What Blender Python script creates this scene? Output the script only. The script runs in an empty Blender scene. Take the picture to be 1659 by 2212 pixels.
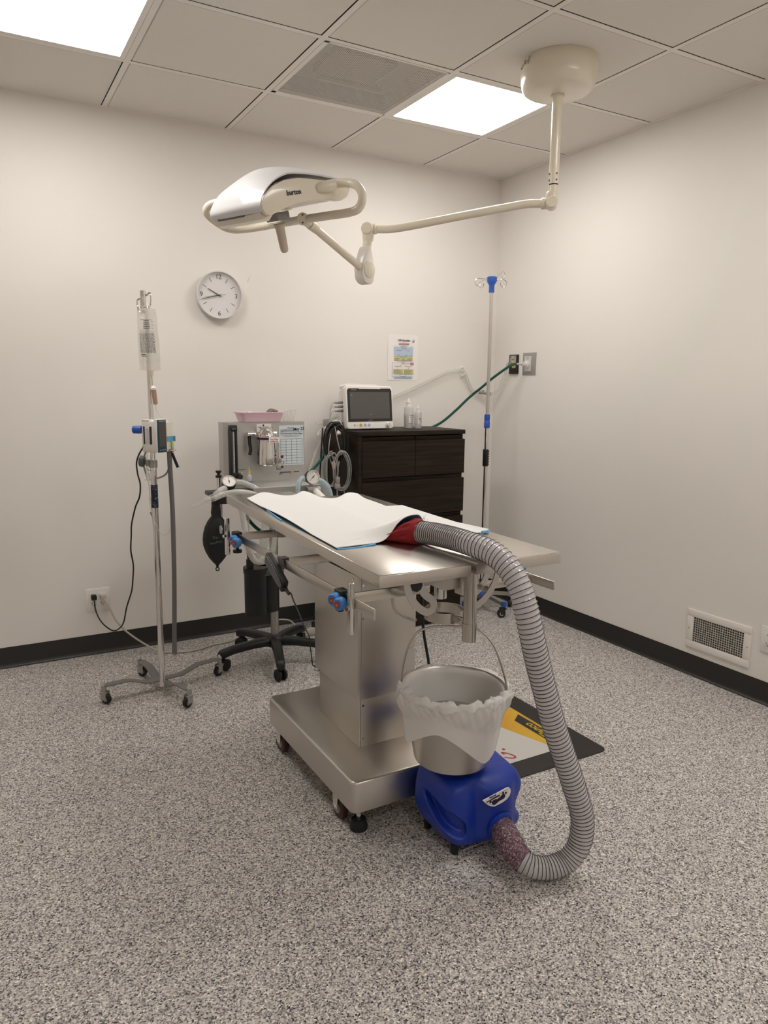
"""Veterinary procedure room: steel surgery table, anaesthesia machine, IV stands, ceiling lamp."""
import bpy, bmesh, math, random
from mathutils import Vector, Matrix, Euler
random.seed(7)
SC = bpy.context.scene
COL = SC.collection
V = Vector
PI = math.pi
HC = 2.733          # ceiling height
TILE = 0.6096

# ------------------------------------------------------------------ materials
def new_mat(name):
    m = bpy.data.materials.new(name); m.use_nodes = True
    nt = m.node_tree
    return m, nt, nt.nodes['Principled BSDF']

def srgb(r, g, b):
    f = lambda c: (c/255/12.92) if c/255 <= .04045 else ((c/255+.055)/1.055)**2.4
    return (f(r), f(g), f(b), 1)

MATS = {}
def mat(name, col, rough=.5, metal=0., coat=0., alpha=1., noise=0., nscale=40., bump=0., bscale=200., spec=.5,
        trans=0., emit=None, estr=0., ior=1.45):
    if name in MATS: return MATS[name]
    m, nt, b = new_mat(name)
    if len(col) == 3: col = (*col, 1)
    b.inputs['Base Color'].default_value = col
    b.inputs['Roughness'].default_value = rough
    b.inputs['Metallic'].default_value = metal
    b.inputs['Coat Weight'].default_value = coat
    b.inputs['Alpha'].default_value = alpha
    b.inputs['Specular IOR Level'].default_value = spec
    b.inputs['Transmission Weight'].default_value = trans
    b.inputs['IOR'].default_value = ior
    if emit:
        b.inputs['Emission Color'].default_value = (*emit[:3], 1); b.inputs['Emission Strength'].default_value = estr
    tc = nt.nodes.new('ShaderNodeTexCoord')
    nz = nt.nodes.new('ShaderNodeTexNoise'); nz.inputs['Scale'].default_value = nscale; nz.inputs['Detail'].default_value = 4
    nt.links.new(tc.outputs['Object'], nz.inputs['Vector'])
    mr = nt.nodes.new('ShaderNodeMapRange')
    mr.inputs['To Min'].default_value = 1-noise; mr.inputs['To Max'].default_value = 1+noise
    nt.links.new(nz.outputs['Fac'], mr.inputs['Value'])
    mx = nt.nodes.new('ShaderNodeVectorMath'); mx.operation = 'SCALE'
    mx.inputs[0].default_value = col[:3]
    nt.links.new(mr.outputs['Result'], mx.inputs['Scale'])
    nt.links.new(mx.outputs['Vector'], b.inputs['Base Color'])
    if bump > 0:
        n2 = nt.nodes.new('ShaderNodeTexNoise'); n2.inputs['Scale'].default_value = bscale; n2.inputs['Detail'].default_value = 3
        nt.links.new(tc.outputs['Object'], n2.inputs['Vector'])
        bp = nt.nodes.new('ShaderNodeBump'); bp.inputs['Strength'].default_value = bump; bp.inputs['Distance'].default_value = .002
        nt.links.new(n2.outputs['Fac'], bp.inputs['Height']); nt.links.new(bp.outputs['Normal'], b.inputs['Normal'])
    MATS[name] = m
    return m

def steel(name, col, rough, sx, sy, sz, amount=.010):
    """brushed steel: fine grain stretched along one direction"""
    m, nt, b = new_mat(name)
    b.inputs['Metallic'].default_value = 1
    b.inputs['Base Color'].default_value = (*col, 1)
    tc = nt.nodes.new('ShaderNodeTexCoord'); mp = nt.nodes.new('ShaderNodeMapping')
    mp.inputs['Scale'].default_value = (sx, sy, sz)
    nt.links.new(tc.outputs['Object'], mp.inputs['Vector'])
    nz = nt.nodes.new('ShaderNodeTexNoise'); nz.inputs['Scale'].default_value = 1; nz.inputs['Detail'].default_value = 3
    nt.links.new(mp.outputs['Vector'], nz.inputs['Vector'])
    mr = nt.nodes.new('ShaderNodeMapRange'); mr.inputs['To Min'].default_value = rough-amount*.6; mr.inputs['To Max'].default_value = rough+amount*.6
    nt.links.new(nz.outputs['Fac'], mr.inputs['Value']); nt.links.new(mr.outputs['Result'], b.inputs['Roughness'])
    n2 = nt.nodes.new('ShaderNodeTexNoise'); n2.inputs['Scale'].default_value = 3.5; n2.inputs['Detail'].default_value = 4
    nt.links.new(tc.outputs['Object'], n2.inputs['Vector'])
    m2 = nt.nodes.new('ShaderNodeMapRange'); m2.inputs['To Min'].default_value = .95; m2.inputs['To Max'].default_value = 1.04
    nt.links.new(n2.outputs['Fac'], m2.inputs['Value'])
    sc = nt.nodes.new('ShaderNodeVectorMath'); sc.operation = 'SCALE'; sc.inputs[0].default_value = col
    nt.links.new(m2.outputs['Result'], sc.inputs['Scale']); nt.links.new(sc.outputs['Vector'], b.inputs['Base Color'])
    bp = nt.nodes.new('ShaderNodeBump'); bp.inputs['Strength'].default_value = .002; bp.inputs['Distance'].default_value = .0002
    nt.links.new(nz.outputs['Fac'], bp.inputs['Height']); nt.links.new(bp.outputs['Normal'], b.inputs['Normal'])
    MATS[name] = m
    return m

def ramp_mat(name, scale, stops, rough=.5, coat=0., bump=.15, warp=.35, mode='CONSTANT', tex='VORONOI', stretch=(1, 1, 1), spec=.5):
    m, nt, b = new_mat(name)
    b.inputs['Roughness'].default_value = rough; b.inputs['Coat Weight'].default_value = coat
    b.inputs['Coat Roughness'].default_value = .25; b.inputs['Specular IOR Level'].default_value = spec
    tc = nt.nodes.new('ShaderNodeTexCoord'); mp = nt.nodes.new('ShaderNodeMapping'); mp.inputs['Scale'].default_value = stretch
    nt.links.new(tc.outputs['Object'], mp.inputs['Vector'])
    nz = nt.nodes.new('ShaderNodeTexNoise'); nz.inputs['Scale'].default_value = scale*.8; nz.inputs['Detail'].default_value = 2
    nt.links.new(mp.outputs['Vector'], nz.inputs['Vector'])
    ma = nt.nodes.new('ShaderNodeVectorMath'); ma.operation = 'MULTIPLY_ADD'
    ma.inputs[1].default_value = (warp/scale*2,)*3
    nt.links.new(nz.outputs['Color'], ma.inputs[0]); nt.links.new(mp.outputs['Vector'], ma.inputs[2])
    cr = nt.nodes.new('ShaderNodeValToRGB'); cr.color_ramp.interpolation = mode
    el = cr.color_ramp.elements
    el[0].position = stops[0][0]; el[0].color = stops[0][1]
    el[1].position = stops[1][0]; el[1].color = stops[1][1]
    for p, c in stops[2:]:
        e = el.new(p); e.color = c
    if tex == 'VORONOI':
        vo = nt.nodes.new('ShaderNodeTexVoronoi'); vo.inputs['Scale'].default_value = scale
        nt.links.new(ma.outputs['Vector'], vo.inputs['Vector'])
        sp = nt.nodes.new('ShaderNodeSeparateColor'); nt.links.new(vo.outputs['Color'], sp.inputs['Color'])
        nt.links.new(sp.outputs['Red'], cr.inputs['Fac'])
        h = vo.outputs['Distance']
    else:
        vo = nt.nodes.new('ShaderNodeTexNoise'); vo.inputs['Scale'].default_value = scale; vo.inputs['Detail'].default_value = 5
        nt.links.new(ma.outputs['Vector'], vo.inputs['Vector']); nt.links.new(vo.outputs['Fac'], cr.inputs['Fac'])
        h = vo.outputs['Fac']
    nt.links.new(cr.outputs['Color'], b.inputs['Base Color'])
    if bump:
        bp = nt.nodes.new('ShaderNodeBump'); bp.inputs['Strength'].default_value = bump; bp.inputs['Distance'].default_value = .001
        nt.links.new(h, bp.inputs['Height']); nt.links.new(bp.outputs['Normal'], b.inputs['Normal'])
    MATS[name] = m
    return m

def sheer(name, col, opacity, rough=.2, coat=0., transl=.3):
    """thin clear or milky plastic: see-through film with a glossy skin"""
    m, nt, b = new_mat(name)
    b.inputs['Base Color'].default_value = (*col, 1); b.inputs['Roughness'].default_value = rough
    b.inputs['Coat Weight'].default_value = coat; b.inputs['Coat Roughness'].default_value = .06
    out = nt.nodes['Material Output']
    tl = nt.nodes.new('ShaderNodeBsdfTranslucent'); tl.inputs['Color'].default_value = (*col, 1)
    m1 = nt.nodes.new('ShaderNodeMixShader'); m1.inputs['Fac'].default_value = transl
    nt.links.new(b.outputs['BSDF'], m1.inputs[1]); nt.links.new(tl.outputs['BSDF'], m1.inputs[2])
    tr = nt.nodes.new('ShaderNodeBsdfTransparent')
    lw = nt.nodes.new('ShaderNodeLayerWeight'); lw.inputs['Blend'].default_value = .35
    mr = nt.nodes.new('ShaderNodeMapRange'); mr.inputs['To Min'].default_value = opacity; mr.inputs['To Max'].default_value = min(1, opacity+.35)
    nt.links.new(lw.outputs['Facing'], mr.inputs['Value'])
    m2 = nt.nodes.new('ShaderNodeMixShader'); nt.links.new(mr.outputs['Result'], m2.inputs['Fac'])
    nt.links.new(tr.outputs['BSDF'], m2.inputs[1]); nt.links.new(m1.outputs['Shader'], m2.inputs[2])
    nt.links.new(m2.outputs['Shader'], out.inputs['Surface'])
    MATS[name] = m
    return m

M_WALL = mat('wall_paint', (.80, .765, .722), .6, noise=.012, nscale=3, bump=.04, bscale=500, spec=.3)
M_TILE = mat('ceiling_tile', (.76, .725, .68), .9, noise=.02, nscale=60, bump=.06, bscale=350, spec=.1)
M_TEE = mat('white_tee_bar', (.82, .785, .745), .5)
M_GAP = mat('shadow_gap', (.05, .045, .04), .9)
M_BASE = mat('vinyl_base', (.022, .020, .018), .42, noise=.1, nscale=8)
M_FLOOR = ramp_mat('flake_floor', 265, [
    (0., srgb(18, 16, 26)), (.04, srgb(64, 61, 72)), (.085, srgb(110, 105, 106)), (.20, srgb(154, 149, 147)), (.42, srgb(186, 180, 175)),
    (.60, srgb(205, 199, 194)), (.80, srgb(222, 216, 209)), (.93, srgb(250, 245, 236)), (.965, srgb(128, 122, 120))],
    rough=.5, coat=.25, bump=.12, warp=.5)
M_LAMP = mat('lamp_diffuser', (1, 1, 1), .5, emit=(1, .968, .918), estr=16.)
M_WHITE = mat('white_plastic', (.82, .79, .76), .35, noise=.02)
M_WMETAL = mat('white_enamel', (.80, .76, .71), .4)
M_CREAM = mat('cream_enamel', (.76, .69, .57), .28, coat=.3, noise=.02, nscale=10)
M_CREAM2 = mat('beige_grip', (.52, .44, .36), .35)
M_SILVER = mat('pearl_silver', (.70, .695, .71), .48, metal=.0, coat=.15)
M_GREYPL = mat('grey_plastic', (.28, .275, .27), .4)
M_DGREY = mat('dark_grey_plastic', (.10, .10, .10), .45)
M_BLACK = mat('black_plastic', (.013, .013, .014), .42)
M_RUBBER = mat('black_rubber', (.010, .010, .011), .55, noise=.2, nscale=30)
M_INK = mat('black_ink', (.03, .03, .035), .6)
M_INKG = mat('grey_ink', (.25, .25, .26), .6)
M_INKW = mat('white_ink', (.42, .42, .42), .6)
M_INKR = mat('red_ink', (.45, .05, .06), .6)
SS = (.63, .595, .55)
M_SS = steel('brushed_steel', SS, .27, 8, 500, 500)
M_SSX = steel('brushed_steel_long', SS, .30, 500, 8, 500)
M_SSV = steel('brushed_steel_upright', SS, .34, 500, 500, 6)
M_SSD = steel('dull_steel_plate', (.60, .575, .54), .36, 200, 200, 200)
M_POLISH = mat('polished_steel', (.56, .53, .48), .17, metal=1)
M_CHROME = mat('chrome', (.80, .78, .76), .08, metal=1)
M_ALU = mat('grey_aluminium', (.42, .41, .40), .34, metal=1)
M_ALUP = mat('grey_panel', (.47, .455, .435), .36, metal=.5, noise=.03)
M_LEGGREY = mat('grey_powder_coat', (.165, .155, .15), .45, noise=.06, nscale=300)
M_BLUE = mat('blue_moulded_plastic', (.008, .036, .33), .38, noise=.05, nscale=5, bump=.05, bscale=600)
M_BLUEK = mat('blue_knob_plastic', (.05, .24, .62), .35)
M_BLUED = mat('royal_blue_plastic', (.03, .10, .45), .35)
M_REDCAP = mat('red_knob_cap', (.42, .05, .05), .4)
M_RED = mat('red_cloth', (.27, .012, .018), .85, noise=.25, nscale=25, bump=.5, bscale=60)
M_PADW = mat('white_pad_tissue', (.84, .83, .82), .8, bump=.15, bscale=40)
M_PADB = mat('blue_pad_film', (.13, .42, .72), .4)
M_WOOD = ramp_mat('dark_wood_grain', 7, [(.3, (.0085, .0048, .003, 1)), (.52, (.016, .0092, .0058, 1)), (.7, (.029, .0175, .011, 1))], rough=.5, spec=.22, bump=.05, warp=.6,
                  mode='LINEAR', tex='NOISE', stretch=(.5, 4, 9))
M_SCREEN = mat('dark_screen_glass', (.095, .090, .086), .12, spec=.5)
M_BEZEL = mat('black_bezel', (.025, .023, .022), .25)
M_TEAL = mat('teal_bezel', (.012, .055, .075), .3)
M_PAPER = mat('white_paper', (.85, .81, .79), .7)
M_PAPERB = mat('pale_blue_paper', (.66, .72, .76), .6)
M_PALEB = mat('print_pale_blue', (.47, .56, .70), .7)
M_PALEY = mat('print_pale_yellow', (.62, .57, .25), .7)
M_PALER = mat('print_pink', (.66, .30, .30), .7)
M_PINK = mat('pink_plastic', (.74, .52, .60), .4)
M_GREENH = mat('green_hose', (.004, .075, .055), .35)
M_CLEAR = sheer('clear_tubing', (.72, .70, .67), .22, .12, .5)
M_CORR = sheer('milky_corrugated', (.82, .81, .78), .66, .2, .5)
M_CORRB = sheer('pale_blue_corrugated', (.60, .73, .78), .60, .2, .5)
M_HOSE = sheer('clear_ribbed_hose', (.72, .69, .705), .88, .18, .7, .25)
M_WIRE = mat('hose_wire', (.065, .055, .06), .3, metal=.3)
M_BAG = sheer('clear_fluid_bag', (.84, .82, .76), .34, .06, .9, .5)
M_LINER = sheer('milky_bin_liner', (.96, .945, .93), .86, .26, .4, .2)
M_BOTTLE = sheer('milky_bottle', (.86, .85, .83), .72, .25, .3, .5)
M_CABLE = mat('grey_cable', (.33, .32, .30), .45)
M_CABLEW = mat('white_cable', (.70, .67, .62), .45)
M_CORD = mat('cream_cord', (.50, .47, .41), .5)
M_STRAP = mat('grey_rubber_strap', (.16, .155, .155), .5)
M_MAT = mat('mat_rubber', (.022, .019, .017), .6, bump=.1)
M_MATW = mat('mat_white_print', (.60, .58, .55), .55)
M_MATY = ramp_mat('mat_yellow_print', 3, [(.3, (.62, .30, .02, 1)), (.7, (.68, .44, .03, 1))], rough=.55, bump=0, mode='LINEAR', tex='NOISE')
M_MATR = mat('mat_red_print', (.36, .035, .05), .55)
M_LILAC = ramp_mat('patterned_tape', 380, [(0., srgb(70, 55, 70)), (.3, srgb(110, 85, 98)), (.55, srgb(140, 112, 122)), (.75, srgb(128, 60, 70)), (.85, srgb(190, 175, 178)), (.93, srgb(40, 34, 44))], rough=.6, bump=.4)
M_NAVYT = ramp_mat('navy_dotted_tape', 190, [(0., srgb(18, 22, 48)), (.82, srgb(120, 130, 150)), (.94, srgb(60, 80, 110))], rough=.4, bump=0)
M_GOLD = mat('amber_key', (.50, .33, .03), .4)
M_BRASS = mat('brass', (.55, .42, .2), .3, metal=1)
M_AMBER = sheer('amber_chamber', (.55, .33, .22), .75, .1, .6, .4)
M_PURPLE = mat('purple_enamel', (.06, .01, .07), .3)
M_YTIP = mat('yellow_tip', (.75, .62, .05), .4)
M_LIME = mat('lime_clip', (.55, .62, .22), .4)
M_SKYT = mat('sky_blue_tape', (.13, .36, .56), .5)
M_PLGREY = mat('mid_grey_plate', (.31, .295, .275), .4)
M_LATEX = mat('tan_latex', (.62, .53, .42), .5)
M_GASY = mat('yellow_fitting', (.62, .45, .05), .4)
M_MARK = mat('scuff_on_paint', (.66, .59, .50), .6)

# ------------------------------------------------------------------ geometry builder
class MB:
    def __init__(s, xf=None):
        s.bm = bmesh.new(); s.xf = xf
    def _t(s, verts, M=None):
        for v in verts:
            if M is not None: v.co = M @ v.co
            if s.xf is not None: v.co = s.xf @ v.co
    def box(s, c, size, rot=None, bevel=0., seg=2, mi=0):
        t = bmesh.new(); bmesh.ops.create_cube(t, size=1)
        for v in t.verts: v.co = V((v.co.x*size[0], v.co.y*size[1], v.co.z*size[2]))
        if bevel > 0: bmesh.ops.bevel(t, geom=t.edges[:], offset=min(bevel, min(size)*.49), segments=seg, profile=.5, affect='EDGES')
        R = rot if isinstance(rot, Matrix) else (Euler(rot).to_matrix().to_4x4() if rot else Matrix.Identity(4))
        return s._merge(t, Matrix.Translation(V(c)) @ R, mi)
    def bb(s, lo, hi, bevel=0., seg=2, mi=0):
        lo = V(lo); hi = V(hi)
        return s.box((lo+hi)/2, hi-lo, None, bevel, seg, mi)
    def _merge(s, t, M=None, mi=0):
        t.verts.index_update(); mp = []
        for v in t.verts:
            co = M @ v.co if M is not None else v.co.copy()
            if s.xf is not None: co = s.xf @ co
            mp.append(s.bm.verts.new(co))
        for f in t.faces:
            try:
                nf = s.bm.faces.new([mp[v.index] for v in f.verts]); nf.material_index = mi
            except ValueError: pass
        t.free(); return s
    def frame(s, d):
        d = V(d).normalized(); a = V((0, 0, 1)) if abs(d.z) < .95 else V((1, 0, 0))
        u = d.cross(a).normalized(); return u, d.cross(u).normalized()
    def cyl(s, p0, p1, r0, r1=None, seg=20, cap=True, mi=0):
        p0 = V(p0); p1 = V(p1); r1 = r0 if r1 is None else r1
        return s.rings([(p0, r0), (p1, r1)], seg, cap, mi)
    def rings(s, lst, seg=20, cap=True, mi=0):
        d = V(lst[-1][0])-V(lst[0][0]); u, w = s.frame(d)
        return s._rings([[V(p)+u*(r*math.cos(2*PI*k/seg))+w*(r*math.sin(2*PI*k/seg)) for k in range(seg)] for p, r in lst], cap, mi)
    def _rings(s, R, cap=True, mi=0, closed=False):
        rr = []
        for ring in R:
            rr.append([s.bm.verts.new(s.xf @ p if s.xf is not None else p) for p in ring])
        n = len(rr[0]); m = len(rr)
        for i in range(m if closed else m-1):
            A = rr[i]; B = rr[(i+1) % m]
            for k in range(n):
                f = s.bm.faces.new((A[k], A[(k+1) % n], B[(k+1) % n], B[k])); f.material_index = mi
        if cap and not closed:
            f = s.bm.faces.new(list(reversed(rr[0]))); f.material_index = mi
            f = s.bm.faces.new(rr[-1]); f.material_index = mi
        return s
    def lathe(s, prof, c=(0, 0, 0), axis=(0, 0, 1), seg=32, cap=False, mi=0, closed=False):
        """prof: list of (radius, height) along the axis from c"""
        ax = V(axis).normalized(); u, w = s.frame(ax); c = V(c)
        return s._rings([[c+ax*h+u*(max(r, 1e-5)*math.cos(2*PI*k/seg))+w*(max(r, 1e-5)*math.sin(2*PI*k/seg)) for k in range(seg)] for r, h in prof], cap, mi, closed)
    def tube(s, pts, r, seg=10, n=None, cap=True, mi=0, rf=None, closed=False):
        P = spline(pts, n, closed) if n else [V(p) for p in pts]
        F = frames(P, closed); R = []
        L = 0.
        for i, (p, (u, w, t)) in enumerate(zip(P, F)):
            if i: L += (P[i]-P[i-1]).length
            rr = rf(i/(len(P)-1), L) if rf else r
            R.append([p+u*(rr*math.cos(2*PI*k/seg))+w*(rr*math.sin(2*PI*k/seg)) for k in range(seg)])
        return s._rings(R, cap, mi, closed)
    def prism(s, poly, n0, n1, ax=(0, 1, 2), mi=0, bevel=0.):
        """polygon in two axes, pulled along the third between n0 and n1"""
        t = bmesh.new(); A = []; B = []
        for a, b in poly:
            for lst, n in ((A, n0), (B, n1)):
                co = [0, 0, 0]; co[ax[0]] = a; co[ax[1]] = b; co[ax[2]] = n
                lst.append(t.verts.new(co))
        t.faces.new(A); t.faces.new(list(reversed(B)))
        for k in range(len(A)): t.faces.new((A[k], B[k], B[(k+1) % len(A)], A[(k+1) % len(A)]))
        bmesh.ops.recalc_face_normals(t, faces=t.faces[:])
        if bevel:
            cap = [e for e in t.edges if abs(e.verts[0].co[ax[2]]-e.verts[1].co[ax[2]]) < 1e-7]
            bmesh.ops.bevel(t, geom=cap, offset=bevel, segments=2, profile=.5, affect='EDGES')
        return s._merge(t, None, mi)
    def ball(s, c, r, sc=(1, 1, 1), u=16, v=10, mi=0):
        t = bmesh.new(); bmesh.ops.create_uvsphere(t, u_segments=u, v_segments=v, radius=r)
        return s._merge(t, Matrix.Translation(V(c)) @ Matrix.Diagonal((*sc, 1)), mi)
    def torus(s, c, R, r, axis=(0, 0, 1), seg=32, s2=8, mi=0, sc=(1, 1)):
        ax = V(axis).normalized(); u, w = s.frame(ax); c = V(c); L = []
        for k in range(seg):
            a = 2*PI*k/seg; d = u*(math.cos(a)*sc[0])+w*(math.sin(a)*sc[1]); q = c+d*R; dn = d.normalized()
            L.append([q+dn*(r*math.cos(2*PI*j/s2))+ax*(r*math.sin(2*PI*j/s2)) for j in range(s2)])
        return s._rings(L, False, mi, True)
    def grid(s, fn, nu, nv, mi=0):
        vs = [[None]*(nv+1) for _ in range(nu+1)]
        for i in range(nu+1):
            for j in range(nv+1):
                p = V(fn(i/nu, j/nv)); vs[i][j] = s.bm.verts.new(s.xf @ p if s.xf is not None else p)
        for i in range(nu):
            for j in range(nv):
                f = s.bm.faces.new((vs[i][j], vs[i+1][j], vs[i+1][j+1], vs[i][j+1])); f.material_index = mi
        return s
    def quad(s, pts, mi=0):
        f = s.bm.faces.new([s.bm.verts.new(s.xf @ V(p) if s.xf is not None else V(p)) for p in pts]); f.material_index = mi
        return s
    def mesh(s, name, mats, angle=35., recalc=True):
        if recalc: bmesh.ops.recalc_face_normals(s.bm, faces=s.bm.faces[:])
        me = bpy.data.meshes.new(name); s.bm.to_mesh(me); s.bm.free()
        for m in (mats if isinstance(mats, (list, tuple)) else [mats]): me.materials.append(m)
        for p in me.polygons: p.use_smooth = True
        try: me.set_sharp_from_angle(angle=math.radians(angle))
        except Exception: pass
        return me

def spline(pts, n, closed=False):
    P = [V(p) for p in pts]; m = len(P); out = []
    if closed:
        segs = m; get = lambda i: P[i % m]
    else:
        segs = m-1; get = lambda i: P[max(0, min(m-1, i))] if 0 <= i < m else (P[0]*2-P[1] if i < 0 else P[-1]*2-P[-2])
    for i in range(segs):
        p0, p1, p2, p3 = get(i-1), get(i), get(i+1), get(i+2)
        for k in range(n):
            t = k/n
            out.append(.5*((2*p1)+(p2-p0)*t+(2*p0-5*p1+4*p2-p3)*t*t+(3*p1-p0-3*p2+p3)*t**3))
    if not closed: out.append(P[-1].copy())
    return out

def frames(P, closed=False):
    n = len(P); T = []
    for i in range(n):
        a = P[(i-1) % n] if closed or i else P[0]; b = P[(i+1) % n] if closed or i < n-1 else P[-1]
        d = b-a; T.append(d.normalized() if d.length > 1e-9 else V((0, 0, 1)))
    up = V((0, 0, 1)) if abs(T[0].z) < .9 else V((1, 0, 0))
    u = T[0].cross(up).normalized(); F = []
    for i in range(n):
        u = (u-T[i]*u.dot(T[i])).normalized(); F.append((u, T[i].cross(u).normalized(), T[i]))
    return F

def resample(P, step):
    L = [0.]
    for i in range(1, len(P)): L.append(L[-1]+(P[i]-P[i-1]).length)
    n = max(2, int(L[-1]/step)); out = []; j = 0
    for k in range(n+1):
        s = L[-1]*k/n
        while j < len(P)-2 and L[j+1] < s: j += 1
        f = (s-L[j])/max(1e-9, L[j+1]-L[j]); out.append(P[j].lerp(P[j+1], f))
    return out

# ------------------------------------------------------------------ scene graph
def thing(name, label, cat, loc=(0, 0, 0), group=None):
    o = bpy.data.objects.new(name, None); o.empty_display_size = .05; COL.objects.link(o); o.location = loc
    o['label'] = label; o['category'] = cat
    if group: o['group'] = group
    return o
def root_loc(o):
    while o.parent: o = o.parent
    return V(o.location)
def part(name, mb, mats, parent, label=None, angle=35., recalc=True):
    me = mb if isinstance(mb, bpy.types.Mesh) else mb.mesh(name, mats, angle, recalc)
    me.transform(Matrix.Translation(-root_loc(parent)))
    o = bpy.data.objects.new(name, me); COL.objects.link(o); o.parent = parent
    if label: o['label'] = label
    return o
def solo(name, mb, mats, label, cat, loc=None, group=None, kind=None, angle=35., recalc=True):
    me = mb.mesh(name, mats, angle, recalc)
    if loc is None:
        xs = [v.co for v in me.vertices]
        loc = V(((min(c.x for c in xs)+max(c.x for c in xs))/2, (min(c.y for c in xs)+max(c.y for c in xs))/2, min(c.z for c in xs)))
    me.transform(Matrix.Translation(-V(loc)))
    o = bpy.data.objects.new(name, me); COL.objects.link(o); o.location = loc
    o['label'] = label; o['category'] = cat
    if group: o['group'] = group
    if kind: o['kind'] = kind
    return o
def struct(name, mb, mats, angle=35.):
    me = mb.mesh(name, mats, angle); o = bpy.data.objects.new(name, me); COL.objects.link(o); o['kind'] = 'structure'
    return o
def text_mesh(body, size, M, m, ext=.0004, align='CENTER', bold=0., name='lettering', shear=0.):
    cu = bpy.data.curves.new(name, 'FONT'); cu.body = body; cu.size = size; cu.extrude = ext; cu.align_x = align; cu.align_y = 'CENTER'
    cu.offset = bold; cu.resolution_u = 3; cu.shear = shear
    ob = bpy.data.objects.new('tmp_text', cu); COL.objects.link(ob)
    bpy.context.view_layer.update()
    me = bpy.data.meshes.new_from_object(ob.evaluated_get(bpy.context.evaluated_depsgraph_get()))
    bpy.data.objects.remove(ob); bpy.data.curves.remove(cu)
    me.transform(M); me.name = name; me.materials.clear(); me.materials.append(m)
    return me
def basis(o, x, y, z=None):
    x = V(x).normalized(); y = V(y); y = (y-x*y.dot(x)).normalized(); z = x.cross(y)
    M = Matrix(((x.x, y.x, z.x, o[0]), (x.y, y.y, z.y, o[1]), (x.z, y.z, z.z, o[2]), (0, 0, 0, 1)))
    return M
def add_mesh(mb, me, mi=0):
    t = bmesh.new(); t.from_mesh(me); bpy.data.meshes.remove(me); return mb._merge(t, None, mi)

EXPOSURE = 0.0
# ================================================================== ROOM
XL, YF = -4.75, -5.9        # far side of the room, behind and left of the camera
D1, D2 = .586, .590         # widths of the cut tiles along the right and back walls
def vgrid(n0, step, lo):
    out = [0., -n0]
    while out[-1]-step > lo: out.append(out[-1]-step)
    out.append(lo); return out
GX = vgrid(D1, TILE, XL); GY = vgrid(D2, TILE, YF)

struct('floor', MB().bb((XL-.1, YF-.1, -.06), (.1, .1, 0)), M_FLOOR)
struct('wall_back', MB().bb((XL-.1, 0, 0), (.1, .1, HC+.1)), M_WALL)
struct('wall_right', MB().bb((0, YF-.1, 0), (.1, 0, HC+.1)), M_WALL)
struct('wall_left', MB().bb((XL-.1, YF, 0), (XL, 0, HC+.1)), M_WALL)
struct('wall_front', MB().bb((XL-.1, YF-.1, 0), (0, YF, HC+.1)), M_WALL)

LIGHTS = [(1, 1), (4, 1), (1, 4), (1, 7), (4, 7)]       # cell index (column from the right wall, row from the back wall); last two added as fill
VENT = (2, 1)
mb = MB()
TEE = .012
for i in range(len(GX)-1):
    for j in range(len(GY)-1):
        if (i, j) in LIGHTS or (i, j) == VENT: continue
        x1, x0 = GX[i], GX[i+1]; y1, y0 = GY[j], GY[j+1]
        g = TEE+.0028
        mb.bb((x0+g, y0+g, HC), (x1-g, y1-g, HC+.014), bevel=.003, seg=1)
struct('ceiling', mb, M_TILE)
struct('ceiling_deck', MB().bb((XL-.1, YF-.1, HC+.16), (.1, .1, HC+.22)), M_GAP)  # unseen deck slab above the suspended tiles, in the dark gap tone
mb = MB()
for x in GX:
    w = TEE if XL < x < 0 else TEE*1.6
    mb.bb((max(XL, x-w), YF, HC-.0015), (min(0, x+w), 0, HC+.0005))
    mb.bb((max(XL, x-.003), YF, HC), (min(0, x+.003), 0, HC+.03), mi=1)
for y in GY:
    w = TEE if YF < y < 0 else TEE*1.6
    mb.bb((XL, max(YF, y-w), HC-.001), (0, min(0, y+w), HC+.0005))
    mb.bb((XL, max(YF, y-.003), HC), (0, min(0, y+.003), HC+.03), mi=1)
struct('trim_1', mb, [M_TEE, M_GAP])
# dark strips painting the shadow gap between each tile and its tee bar
mb = MB()
for x in GX: mb.bb((max(XL, x-.019), YF, HC+.0145), (min(0, x+.019), 0, HC+.0160))
for y in GY: mb.bb((XL, max(YF, y-.019), HC+.0162), (0, min(0, y+.019), HC+.0175))
struct('gap_shade', mb, M_GAP)

def cove(name, a, b, nrm):
    a = V(a); b = V(b); n = V(nrm); mb = MB(); prof = [(0, .1045), (.003, .1045), (.0035, .102), (.0035, .022), (.006, .010), (.014, .003), (.019, .0015), (.019, 0), (0, 0)]
    R = [[p+n*d+V((0, 0, h)) for d, h in prof] for p in (a, b)]
    mb._rings(R, True); return struct(name, mb, M_BASE, 60)
cove('baseboard_back', (XL, 0, 0), (0, 0, 0), (0, -1, 0))
cove('baseboard_right', (0, YF, 0), (0, 0, 0), (-1, 0, 0))
cove('baseboard_left', (XL, YF, 0), (XL, 0, 0), (1, 0, 0))
cove('baseboard_front', (XL, YF, 0), (0, YF, 0), (0, 1, 0))

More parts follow.
